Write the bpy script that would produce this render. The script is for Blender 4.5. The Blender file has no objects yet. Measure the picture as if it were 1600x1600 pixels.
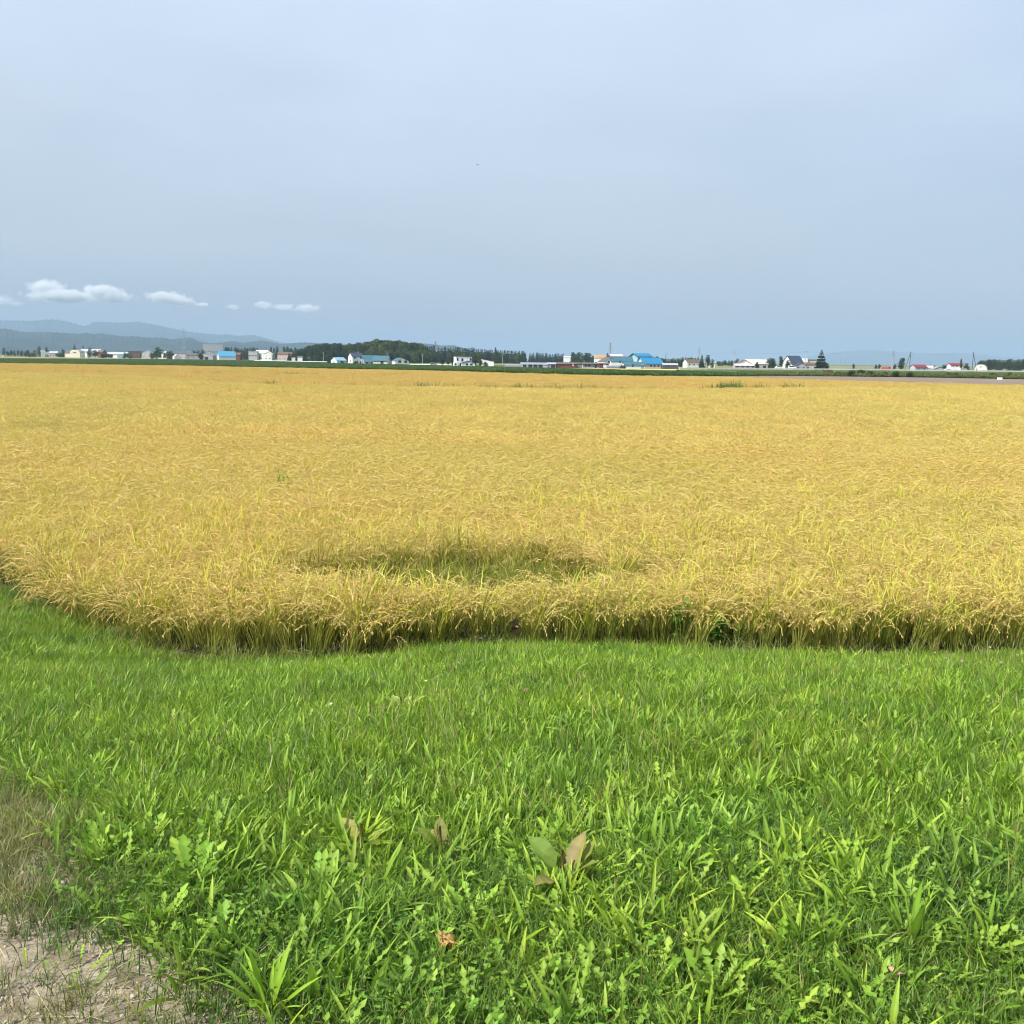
import bpy, math, random
import numpy as np
from mathutils import Vector, Matrix, noise as mnoise

SC = bpy.context.scene
COL = SC.collection
RNG = np.random.default_rng(7)
random.seed(7)

# ------------------------------------------------------------------ camera
EYE = 2.95
HAZE = 0.00009                  # extinction of the air per metre
F = 1602.0                       # focal length in photo pixels (1600 px wide frame)
PITCH = math.atan(237.5 / F)
ROLL = 0.0131
cam = bpy.data.cameras.new('camera')
cam.sensor_width = 36.0
cam.lens = 36.0 * F / 1600.0
cam.clip_start = 0.1
cam.clip_end = 150000
camo = bpy.data.objects.new('camera', cam)
CR = Matrix.Rotation(math.pi / 2 - PITCH, 4, 'X') @ Matrix.Rotation(ROLL, 4, 'Z')
camo.matrix_world = Matrix.Translation((0, 0, EYE)) @ CR
COL.objects.link(camo)
SC.camera = camo

# ------------------------------------------------------------------ light
SUN_EL = math.radians(47)
SUN_AZ = math.atan2(-0.86, -0.50)          # angle from +Y towards +X: sun stands behind the camera, to the left
world = bpy.data.worlds.new('World')
SC.world = world
world.use_nodes = True
wt = world.node_tree
wt.nodes.clear()
def wn(t, **k):
    n = wt.nodes.new(t)
    for a, b in k.items():
        setattr(n, a, b)
    return n
w_out = wn('ShaderNodeOutputWorld')
w_bg = wn('ShaderNodeBackground')
w_bg.inputs['Strength'].default_value = 0.10
sky = wn('ShaderNodeTexSky', sky_type='NISHITA', sun_disc=False)
sky.sun_elevation = SUN_EL
sky.sun_rotation = SUN_AZ
sky.altitude = 50
sky.air_density = 1.0
sky.dust_density = 1.5
sky.ozone_density = 1.5
# thin high veil of cloud, laid out by world direction
tc = wn('ShaderNodeTexCoord')
mp = wn('ShaderNodeMapping')
mp.inputs['Scale'].default_value = (1.1, 0.9, 3.2)
mp.inputs['Location'].default_value = (0.35, 0.1, 0.2)
nz = wn('ShaderNodeTexNoise')
nz.inputs['Scale'].default_value = 1.6
nz.inputs['Detail'].default_value = 7
nz.inputs['Roughness'].default_value = 0.45
rmp = wn('ShaderNodeMapRange')
rmp.inputs['From Min'].default_value = 0.36
rmp.inputs['From Max'].default_value = 0.66
rmp.inputs['To Min'].default_value = 0.70
rmp.inputs['To Max'].default_value = 0.90
sep = wn('ShaderNodeSeparateXYZ')
up = wn('ShaderNodeMapRange')
up.inputs['From Min'].default_value = 0.0
up.inputs['From Max'].default_value = 0.34
up.inputs['To Min'].default_value = 0.50
up.inputs['To Max'].default_value = 0.93
veil = wn('ShaderNodeMix', data_type='RGBA')
vm = wn('ShaderNodeMix', data_type='RGBA')
vm.inputs['A'].default_value = (5.35, 6.3, 7.8, 1)
vm.inputs['B'].default_value = (6.5, 7.45, 8.4, 1)
mul = wn('ShaderNodeVectorMath', operation='SCALE')
L = wt.links.new
L(tc.outputs['Generated'], mp.inputs['Vector'])
L(mp.outputs[0], nz.inputs['Vector'])
L(nz.outputs[0], rmp.inputs['Value'])
L(nz.outputs[0], vm.inputs['Factor'])
L(rmp.outputs[0], veil.inputs['Factor'])
L(sky.outputs[0], veil.inputs['A'])
L(vm.outputs['Result'], mul.inputs[0])
L(tc.outputs['Generated'], sep.inputs[0])
L(sep.outputs['Z'], up.inputs['Value'])
L(up.outputs[0], mul.inputs['Scale'])
glow = wn('ShaderNodeVectorMath', operation='DISTANCE')
glow.inputs[1].default_value = (-0.085, 0.945, 0.315)
L(tc.outputs['Generated'], glow.inputs[0])
gmr = wn('ShaderNodeMapRange', interpolation_type='SMOOTHSTEP')
gmr.inputs['From Min'].default_value = 0.0; gmr.inputs['From Max'].default_value = 0.34
gmr.inputs['To Min'].default_value = 1.04; gmr.inputs['To Max'].default_value = 1.0
gm2 = wn('ShaderNodeMapRange')                      # gentle unevenness of the veil
nz2 = wn('ShaderNodeTexNoise'); nz2.inputs['Scale'].default_value = 2.6; nz2.inputs['Detail'].default_value = 6; nz2.inputs['Distortion'].default_value = 0.6
mp2 = wn('ShaderNodeMapping'); mp2.inputs['Scale'].default_value = (0.8, 0.8, 3.5)
L(tc.outputs['Generated'], mp2.inputs['Vector']); L(mp2.outputs[0], nz2.inputs['Vector'])
gm2.inputs['From Min'].default_value = 0.3; gm2.inputs['From Max'].default_value = 0.7
gm2.inputs['To Min'].default_value = 0.945; gm2.inputs['To Max'].default_value = 1.055
L(nz2.outputs[0], gm2.inputs['Value'])
L(glow.outputs['Value'], gmr.inputs['Value'])
mg = wn('ShaderNodeMath', operation='MULTIPLY'); L(gmr.outputs[0], mg.inputs[0]); L(gm2.outputs[0], mg.inputs[1])
mul2 = wn('ShaderNodeVectorMath', operation='SCALE')
L(mul.outputs[0], mul2.inputs[0]); L(mg.outputs[0], mul2.inputs['Scale'])
L(mul2.outputs[0], veil.inputs['B'])
L(veil.outputs['Result'], w_bg.inputs['Color'])
L(w_bg.outputs[0], w_out.inputs['Surface'])

sun = bpy.data.lights.new('sun', 'SUN')
sun.energy = 5.0
sun.angle = math.radians(0.55)
sun.color = (1.0, 0.95, 0.87)
suno = bpy.data.objects.new('sun', sun)
sd = Vector((math.sin(SUN_AZ) * math.cos(SUN_EL), math.cos(SUN_AZ) * math.cos(SUN_EL), math.sin(SUN_EL)))
suno.rotation_euler = sd.to_track_quat('Z', 'Y').to_euler()
COL.objects.link(suno)

SC.view_settings.view_transform = 'Standard'
SC.view_settings.look = 'None'
SC.view_settings.exposure = 0.55
SC.view_settings.gamma = 1.0
SC.render.engine = 'CYCLES'
SC.cycles.max_bounces = 5
SC.cycles.diffuse_bounces = 3
SC.cycles.glossy_bounces = 2
SC.cycles.transmission_bounces = 3
SC.cycles.transparent_max_bounces = 4
SC.cycles.volume_bounces = 3
SC.cycles.filter_width = 1.05
SC.cycles.use_denoising = True
SC.cycles.use_adaptive_sampling = True
SC.cycles.adaptive_threshold = 0.03

# ------------------------------------------------------------------ helpers
def smooth(t):
    t = np.clip(t, 0, 1)
    return t * t * (3 - 2 * t)

# the outline of the rice field's near side: left edge, rounded corner, front edge (x, y)
EDGE = np.array([(-16.0, 19.5), (-8.6, 14.2), (-6.15, 12.4), (-4.83, 11.06), (-3.8, 10.1), (-3.2, 9.7), (-2.3, 9.6), (-1.5, 9.75), (-1.0, 10.08),
                 (0.2, 10.3), (2.6, 10.15), (5.0, 10.2), (8.0, 10.4), (13.0, 10.7), (26.0, 11.2)])
def edge_dist(x, y):
    """signed distance to the field edge: > 0 on the bank, < 0 in the field"""
    x = np.asarray(x, float); y = np.asarray(y, float)
    best = np.full(x.shape, 1e9); sgn = np.ones(x.shape)
    for (ax, ay), (bx, by) in zip(EDGE[:-1], EDGE[1:]):
        dx, dy = bx - ax, by - ay
        t = np.clip(((x - ax) * dx + (y - ay) * dy) / (dx * dx + dy * dy), 0, 1)
        d = np.hypot(x - ax - t * dx, y - ay - t * dy)
        s = np.where((dx * (y - ay) - dy * (x - ax)) > 0, -1.0, 1.0)
        m = d < best
        best = np.where(m, d, best); sgn = np.where(m, s, sgn)
    return best * sgn

def gz(x, y):
    """height of the ground"""
    x = np.asarray(x, float); y = np.asarray(y, float)
    s = edge_dist(x, y)
    bank = np.interp(s, [-0.5, 0.0, 0.6, 2.0, 3.4, 4.6, 7.0, 12.0, 40.0], [0, 0.0, 0.10, 0.42, 0.72, 0.95, 1.32, 1.36, 1.36])
    bank = bank - 0.35 * smooth((y - 9) / 9) * smooth(s / 3)
    far = -1.3 * smooth((y - 230) / 250)
    near = np.maximum(bank, 0) * (1 - smooth((np.hypot(x, y) - 45) / 60))
    bump = 0.025 * np.sin(x * 2.1 + 1.3 * np.sin(y * 1.3)) * np.sin(y * 2.7 + x) * smooth(s / 1.0) * (y < 60)
    return near + far + bump

def gs(x, y):
    """gz for one point, quick far from the bank"""
    if math.hypot(x, y) > 110 and y > 60:
        t = min(max((y - 230) / 250, 0), 1)
        return -1.3 * t * t * (3 - 2 * t)
    return float(gz(x, y))
def ray(px, py):
    d = CR.to_3x3() @ Vector(((px - 800) / F, -(py - 800) / F, -1))
    return d
def yh(px):
    return 562.5 + ROLL * (px - 800)
def zat(px, py, D):
    d = ray(px, py)
    return EYE + d.z * D / d.y
def xat(px, D):
    d = ray(px, yh(px))
    return d.x * D / d.y
def ghit(px, py, zoff=0.0):
    """where the line of sight meets the ground (plus zoff)"""
    d = ray(px, py)
    prev = 1.0 if py > 620 else 88.0; t = 1.0 if py > 620 else 88.0
    while t < 60000:
        x, y, z = d.x * t, d.y * t, EYE + d.z * t
        if z < gs(x, y) + zoff:
            lo, hi = prev, t
            for _ in range(30):
                m = (lo + hi) / 2
                if EYE + d.z * m < gs(d.x * m, d.y * m) + zoff: hi = m
                else: lo = m
            return d.x * hi, d.y * hi
        prev = t; t *= 1.02
    return d.x * t, d.y * t

def tag(o, label=None, cat=None, group=None, kind=None):
    if label: o['label'] = label
    if cat: o['category'] = cat
    if group: o['group'] = group
    if kind: o['kind'] = kind
    return o
def empty(name, loc, rz=0.0, s=1.0):
    o = bpy.data.objects.new(name, None)
    o.empty_display_size = 0.3
    o.location = loc; o.rotation_euler = (0, 0, rz); o.scale = (s, s, s)
    COL.objects.link(o)
    return o

class MB:
    """collects numpy geometry, with a colour for each vertex"""
    def __init__(s):
        s.v = []; s.q = []; s.t = []; s.c = []; s.n = 0
    def add(s, v, quads=None, tris=None, col=(0.5, 0.5, 0.5)):
        v = np.asarray(v, float).reshape(-1, 3)
        c = np.broadcast_to(np.asarray(col, float), (len(v), 3))
        s.v.append(v); s.c.append(c)
        if quads is not None and len(quads): s.q.append(np.asarray(quads, int).reshape(-1, 4) + s.n)
        if tris is not None and len(tris): s.t.append(np.asarray(tris, int).reshape(-1, 3) + s.n)
        s.n += len(v)
    def mesh(s, name, mat=None, smooth_=False):
        m = bpy.data.meshes.new(name)
        V = np.concatenate(s.v); C = np.concatenate(s.c)
        Q = np.concatenate(s.q) if s.q else np.zeros((0, 4), int)
        T = np.concatenate(s.t) if s.t else np.zeros((0, 3), int)
        m.vertices.add(len(V)); m.vertices.foreach_set('co', V.ravel().astype(np.float32))
        nl = len(Q) * 4 + len(T) * 3
        m.loops.add(nl); m.loops.foreach_set('vertex_index', np.concatenate([Q.ravel(), T.ravel()]).astype(np.int32))
        m.polygons.add(len(Q) + len(T))
        st = np.concatenate([np.arange(len(Q)) * 4, len(Q) * 4 + np.arange(len(T)) * 3]).astype(np.int32)
        m.polygons.foreach_set('loop_start', st)
        m.polygons.foreach_set('use_smooth', np.full(len(Q) + len(T), bool(smooth_)))
        a = m.attributes.new('col', 'FLOAT_COLOR', 'POINT')
        a.data.foreach_set('color', np.concatenate([C, np.ones((len(C), 1))], 1).ravel().astype(np.float32))
        m.update(calc_edges=True)
        m.validate()
        if mat: m.materials.append(mat)
        return m
    def obj(s, name, mat, parent=None, smooth_=False, loc=None):
        o = bpy.data.objects.new(name, s.mesh(name, mat, smooth_))
        COL.objects.link(o)
        if parent: o.parent = parent
        if loc is not None: o.location = loc
        return o
    def box(s, x0, x1, y0, y1, z0, z1, col=(0.5, 0.5, 0.5)):
        v = [(x, y, z) for x in (x0, x1) for y in (y0, y1) for z in (z0, z1)]
        s.add(v, [(0, 1, 3, 2), (4, 6, 7, 5), (0, 4, 5, 1), (2, 3, 7, 6), (0, 2, 6, 4), (1, 5, 7, 3)], col=col)
    def prism(s, poly, axis, a0, a1, col=(0.5, 0.5, 0.5)):
        """extrude a 2-D outline along x ('x': outline is (y,z)) or y ('y': outline is (x,z))"""
        n = len(poly)
        f = (lambda p, a: (a, p[0], p[1])) if axis == 'x' else (lambda p, a: (p[0], a, p[1]))
        v = [f(p, a0) for p in poly] + [f(p, a1) for p in poly]
        q = [(i, (i + 1) % n, n + (i + 1) % n, n + i) for i in range(n)]
        t = [(0, i + 1, i) for i in range(1, n - 1)] + [(n, n + i, n + i + 1) for i in range(1, n - 1)]
        s.add(v, q, t, col)
    def tube(s, p0, p1, r0, r1, n=6, col=(0.5, 0.5, 0.5)):
        p0 = np.array(p0, float); p1 = np.array(p1, float)
        d = p1 - p0; d /= np.linalg.norm(d)
        a = np.cross(d, (0, 0, 1.0) if abs(d[2]) < 0.9 else (1.0, 0, 0)); a /= np.linalg.norm(a)
        b = np.cross(d, a)
        th = np.arange(n) * 2 * np.pi / n
        ring = np.cos(th)[:, None] * a + np.sin(th)[:, None] * b
        v = np.concatenate([p0 + ring * r0, p1 + ring * r1])
        q = [(i, (i + 1) % n, n + (i + 1) % n, n + i) for i in range(n)]
        t = [(0, i, i + 1) for i in range(1, n - 1)] + [(n, n + i + 1, n + i) for i in range(1, n - 1)]
        s.add(v, q, t, col)

def strips(mb, base, az, tilt, bend, Ln, W, nseg, prof, c0, c1, fold=0.0, p=1.0, twist=None, wob=0.0):
    """curved leaf blades, one for each row of base. prof = nseg+1 widths. fold > 0 gives a raised margin."""
    base = np.asarray(base, float); N = len(base)
    az = np.broadcast_to(az, N); tilt = np.broadcast_to(tilt, N); bend = np.broadcast_to(bend, N)
    Ln = np.broadcast_to(Ln, N); W = np.broadcast_to(W, N)
    c0 = np.broadcast_to(c0, (N, 3)); c1 = np.broadcast_to(c1, (N, 3))
    pos = base.copy(); P = [pos.copy()]; TH = []
    for k in range(nseg):
        t = (k + 0.5) / nseg
        th = tilt + bend * t ** p
        TH.append(th)
        st = Ln / nseg
        pos = pos + np.stack([np.sin(th) * np.cos(az) * st, np.sin(th) * np.sin(az) * st, np.cos(th) * st], 1)
        P.append(pos.copy())
    P = np.stack(P, 1)
    TH.append(TH[-1]); TH = np.stack(TH, 1)
    tw = np.zeros(N) if twist is None else twist
    side = np.stack([-np.sin(az), np.cos(az), np.zeros(N)], 1)
    nrm = np.stack([-np.cos(TH) * np.cos(az)[:, None], -np.cos(TH) * np.sin(az)[:, None], np.sin(TH)], 2)
    pr = np.asarray(prof, float)
    cols = 3 if fold else 2
    out = []
    for e in ((-1, 0, 1) if fold else (-1, 1)):
        off = (side[:, None, :] * np.cos(tw)[:, None, None] + nrm * np.sin(tw)[:, None, None]) * (W[:, None] * pr[None, :] * 0.5)[:, :, None] * e
        if fold and e: off = off + nrm * (W[:, None] * pr[None, :] * fold)[:, :, None]
        if wob: off = off + RNG.normal(0, wob, off.shape) * (W[:, None, None])
        out.append(P + off)
    V = np.stack(out, 2)                       # N, nseg+1, cols, 3
    t = np.linspace(0, 1, nseg + 1)[None, :, None, None]
    C = c0[:, None, None, :] * (1 - t) + c1[:, None, None, :] * t
    C = np.broadcast_to(C, V.shape).copy()
    if fold:
        C[:, :, 1] *= 1.22                        # paler midrib
        C *= (1 + RNG.normal(0, 0.09, C.shape[:3]))[..., None]
    idx = np.arange(N * (nseg + 1) * cols).reshape(N, nseg + 1, cols)
    q = np.stack([idx[:, :-1, :-1], idx[:, 1:, :-1], idx[:, 1:, 1:], idx[:, :-1, 1:]], -1)
    mb.add(V.reshape(-1, 3), q.reshape(-1, 4), col=C.reshape(-1, 3))
    return P, TH

def jit(c, n, s=0.12):
    """n colours around c"""
    k = 1 + RNG.normal(0, s, (n, 1)) + RNG.normal(0, s * 0.35, (n, 3))
    return np.clip(np.asarray(c, float)[None, :] * k, 0.004, 0.95)
def mixc(a, b, t):
    t = np.asarray(t)[:, None]
    return np.asarray(a) * (1 - t) + np.asarray(b) * t

# ------------------------------------------------------------------ materials
def new_mat(name):
    m = bpy.data.materials.new(name); m.use_nodes = True
    nt = m.node_tree; nt.nodes.clear()
    return m, nt
def nd(nt, t, **k):
    n = nt.nodes.new(t)
    for a, b in k.items(): setattr(n, a, b)
    return n
def leaf_mat(name, rough=0.5, trans=0.3, nscale=0.6, a=(1, 1, 1), b=(1, 1, 1), spec=0.35, rand=0.12):
    """foliage: vertex colour, tinted by a broad pattern that stays with the ground"""
    m, nt = new_mat(name)
    out = nd(nt, 'ShaderNodeOutputMaterial')
    at = nd(nt, 'ShaderNodeAttribute', attribute_name='col')
    geo = nd(nt, 'ShaderNodeNewGeometry')
    no = nd(nt, 'ShaderNodeTexNoise'); no.inputs['Scale'].default_value = nscale; no.inputs['Detail'].default_value = 3
    mr = nd(nt, 'ShaderNodeMapRange'); mr.inputs['From Min'].default_value = 0.35; mr.inputs['From Max'].default_value = 0.65
    mx = nd(nt, 'ShaderNodeMix', data_type='RGBA'); mx.inputs['A'].default_value = (*a, 1); mx.inputs['B'].default_value = (*b, 1)
    mu = nd(nt, 'ShaderNodeMix', data_type='RGBA', blend_type='MULTIPLY'); mu.inputs['Factor'].default_value = 1
    oi = nd(nt, 'ShaderNodeObjectInfo')
    rr = nd(nt, 'ShaderNodeMapRange'); rr.inputs['To Min'].default_value = 1 - rand; rr.inputs['To Max'].default_value = 1 + rand
    sc = nd(nt, 'ShaderNodeVectorMath', operation='SCALE')
    bs = nd(nt, 'ShaderNodeBsdfPrincipled'); bs.inputs['Roughness'].default_value = rough
    bs.inputs['Specular IOR Level'].default_value = spec
    tr = nd(nt, 'ShaderNodeBsdfTranslucent')
    ms = nd(nt, 'ShaderNodeMixShader'); ms.inputs[0].default_value = trans
    l = nt.links.new
    l(geo.outputs['Position'], no.inputs['Vector']); l(no.outputs[0], mr.inputs[0]); l(mr.outputs[0], mx.inputs['Factor'])
    l(at.outputs['Color'], mu.inputs['A']); l(mx.outputs['Result'], mu.inputs['B'])
    l(oi.outputs['Random'], rr.inputs[0]); l(rr.outputs[0], sc.inputs['Scale']); l(mu.outputs['Result'], sc.inputs[0])
    l(sc.outputs[0], bs.inputs['Base Color']); l(sc.outputs[0], tr.inputs['Color'])
    l(bs.outputs[0], ms.inputs[1]); l(tr.outputs[0], ms.inputs[2]); l(ms.outputs[0], out.inputs['Surface'])
    return m
def plain(name, c, rough=0.6, metal=0.0, var=0.12, scale=1.2, spec=0.4, stretch=(1, 1, 1), glass=False):
    """painted or weathered surface: a base colour with streaky wear"""
    m, nt = new_mat(name)
    out = nd(nt, 'ShaderNodeOutputMaterial')
    tcn = nd(nt, 'ShaderNodeTexCoord'); mpn = nd(nt, 'ShaderNodeMapping'); mpn.inputs['Scale'].default_value = stretch
    no = nd(nt, 'ShaderNodeTexNoise'); no.inputs['Scale'].default_value = scale; no.inputs['Detail'].default_value = 5
    mr = nd(nt, 'ShaderNodeMapRange'); mr.inputs['From Min'].default_value = 0.3; mr.inputs['From Max'].default_value = 0.7
    mr.inputs['To Min'].default_value = 1 - var; mr.inputs['To Max'].default_value = 1 + var * 0.6
    sc = nd(nt, 'ShaderNodeVectorMath', operation='SCALE'); sc.inputs[0].default_value = c
    bs = nd(nt, 'ShaderNodeBsdfPrincipled')
    bs.inputs['Roughness'].default_value = rough; bs.inputs['Metallic'].default_value = metal
    bs.inputs['Specular IOR Level'].default_value = spec
    l = nt.links.new
    l(tcn.outputs['Object'], mpn.inputs[0]); l(mpn.outputs[0], no.inputs['Vector']); l(no.outputs[0], mr.inputs[0])
    l(mr.outputs[0], sc.inputs['Scale']); l(sc.outputs[0], bs.inputs['Base Color']); l(bs.outputs[0], out.inputs['Surface'])
    return m
def ground_mat(name, stops, scale=1.0, detail=8, rough=0.95, stretch=(1, 1, 1), bump=0.0, bscale=30, rgh=0.6):
    m, nt = new_mat(name)
    out = nd(nt, 'ShaderNodeOutputMaterial')
    geo = nd(nt, 'ShaderNodeNewGeometry'); mpn = nd(nt, 'ShaderNodeMapping'); mpn.inputs['Scale'].default_value = stretch
    no = nd(nt, 'ShaderNodeTexNoise'); no.inputs['Scale'].default_value = scale; no.inputs['Detail'].default_value = detail
    no.inputs['Roughness'].default_value = rgh
    cr = nd(nt, 'ShaderNodeValToRGB')
    while len(cr.color_ramp.elements) < len(stops): cr.color_ramp.elements.new(0.5)
    for e, (p, c) in zip(cr.color_ramp.elements, stops): e.position = p; e.color = (*c, 1)
    bs = nd(nt, 'ShaderNodeBsdfPrincipled'); bs.inputs['Roughness'].default_value = rough; bs.inputs['Specular IOR Level'].default_value = 0.15
    l = nt.links.new
    l(geo.outputs['Position'], mpn.inputs[0]); l(mpn.outputs[0], no.inputs['Vector']); l(no.outputs[0], cr.inputs[0])
    l(cr.outputs[0], bs.inputs['Base Color']); l(bs.outputs[0], out.inputs['Surface'])
    if bump:
        n2 = nd(nt, 'ShaderNodeTexNoise'); n2.inputs['Scale'].default_value = bscale; n2.inputs['Detail'].default_value = 6
        bp = nd(nt, 'ShaderNodeBump'); bp.inputs['Strength'].default_value = 0.9; bp.inputs['Distance'].default_value = bump
        l(geo.outputs['Position'], n2.inputs['Vector']); l(n2.outputs[0], bp.inputs['Height']); l(bp.outputs[0], bs.inputs['Normal'])
    return m

M = {}
M['rice'] = leaf_mat('rice_leaf', 0.5, 0.30, 0.07, a=(1.06, 1.0, 1.0), b=(0.97, 1.0, 0.96), rand=0.07)
M['grass'] = leaf_mat('grass_leaf', 0.42, 0.42, 1.8, a=(0.84, 0.88, 0.95), b=(1.30, 1.15, 0.95), rand=0.2)
M['weed'] = leaf_mat('weed_leaf', 0.5, 0.40, 1.6, a=(0.8, 0.88, 1.0), b=(1.15, 1.06, 0.95), rand=0.16, spec=0.28)
M['tree'] = leaf_mat('tree_leaf', 0.6, 0.2, 0.02, a=(0.85, 0.9, 1.0), b=(1.15, 1.08, 0.9), rand=0.22, spec=0.2)
M['bark'] = plain('bark', (0.10, 0.075, 0.055), 0.9, var=0.4, scale=6)
M['soil'] = ground_mat('soil', [(0.3, (0.05, 0.04, 0.028)), (0.5, (0.10, 0.078, 0.052)), (0.68, (0.16, 0.125, 0.085))], 3.0, 9, bump=0.02, bscale=40)

# ------------------------------------------------------------------ scattering (for what nobody could count)
def scatter(name, meshes, pts, rot, scl, idx, parent=None):
    me = bpy.data.meshes.new(name)
    n = len(pts)
    me.vertices.add(n); me.vertices.foreach_set('co', np.asarray(pts, np.float32).ravel())
    a = me.attributes.new('rot', 'FLOAT_VECTOR', 'POINT'); a.data.foreach_set('vector', np.asarray(rot, np.float32).ravel())
    a = me.attributes.new('scl', 'FLOAT_VECTOR', 'POINT')
    s3 = np.asarray(scl, np.float32)
    if s3.ndim == 1: s3 = np.stack([s3] * 3, 1)
    a.data.foreach_set('vector', s3.astype(np.float32).ravel())
    a = me.attributes.new('idx', 'INT', 'POINT'); a.data.foreach_set('value', np.asarray(idx, np.int32))
    o = bpy.data.objects.new(name, me)
    COL.objects.link(o)
    ng = bpy.data.node_groups.new(name + '_scatter', 'GeometryNodeTree')
    ng.interface.new_socket('Geometry', in_out='INPUT', socket_type='NodeSocketGeometry')
    ng.interface.new_socket('Geometry', in_out='OUTPUT', socket_type='NodeSocketGeometry')
    gi = ng.nodes.new('NodeGroupInput'); go = ng.nodes.new('NodeGroupOutput')
    iop = ng.nodes.new('GeometryNodeInstanceOnPoints')
    g2i = ng.nodes.new('GeometryNodeGeometryToInstance')
    l = ng.links.new
    for k, m in reversed(list(enumerate(meshes))):
        src = bpy.data.objects.new('%s_source' % name, m)      # never linked to the scene: only lends its mesh
        oi = ng.nodes.new('GeometryNodeObjectInfo'); oi.inputs['Object'].default_value = src
        l(oi.outputs['Geometry'], g2i.inputs[0])
    def na(nm, dt):
        q = ng.nodes.new('GeometryNodeInputNamedAttribute'); q.data_type = dt; q.inputs['Name'].default_value = nm
        return q.outputs['Attribute']
    iop.inputs['Pick Instance'].default_value = True
    l(gi.outputs[0], iop.inputs['Points']); l(g2i.outputs[0], iop.inputs['Instance'])
    l(na('idx', 'INT'), iop.inputs['Instance Index'])
    l(na('rot', 'FLOAT_VECTOR'), iop.inputs['Rotation'])
    l(na('scl', 'FLOAT_VECTOR'), iop.inputs['Scale'])
    l(iop.outputs[0], go.inputs[0])
    md = o.modifiers.new('scatter', 'NODES'); md.node_group = ng
    if parent: o.parent = parent
    return o
def in_poly(x, y, poly):
    c = np.zeros(x.shape, bool)
    n = len(poly)
    for i in range(n):
        x1, y1 = poly[i]; x2, y2 = poly[(i + 1) % n]
        if y1 == y2: continue
        c ^= ((y1 > y) != (y2 > y)) & (x < (x2 - x1) * (y - y1) / (y2 - y1) + x1)
    return c
def grid_pts(x0, x1, y0, y1, st, jt=0.3):
    X, Y = np.meshgrid(np.arange(x0, x1, st), np.arange(y0, y1, st))
    X = X.ravel() + RNG.uniform(-jt, jt, X.size) * st; Y = Y.ravel() + RNG.uniform(-jt, jt, Y.size) * st
    return X, Y
def in_view(x, y, m=1.5):
    return np.abs(x) < 0.53 * y + m

# ------------------------------------------------------------------ the ground
def axis_vals(fine0, fine1, st, far):
    a = list(np.arange(fine0, fine1 + 1e-6, st))
    d = st; v = fine1; hi = []
    while v < far: d *= 1.25; v += d; hi.append(v)
    d = st; v = fine0; lo = []
    while v > -far: d *= 1.25; v -= d; lo.append(v)
    return np.array(lo[::-1] + a + hi)
xs = axis_vals(-14, 16, 0.2, 52000); ys = axis_vals(-2, 16, 0.2, 52000)
ys = ys[ys > -60]
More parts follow.
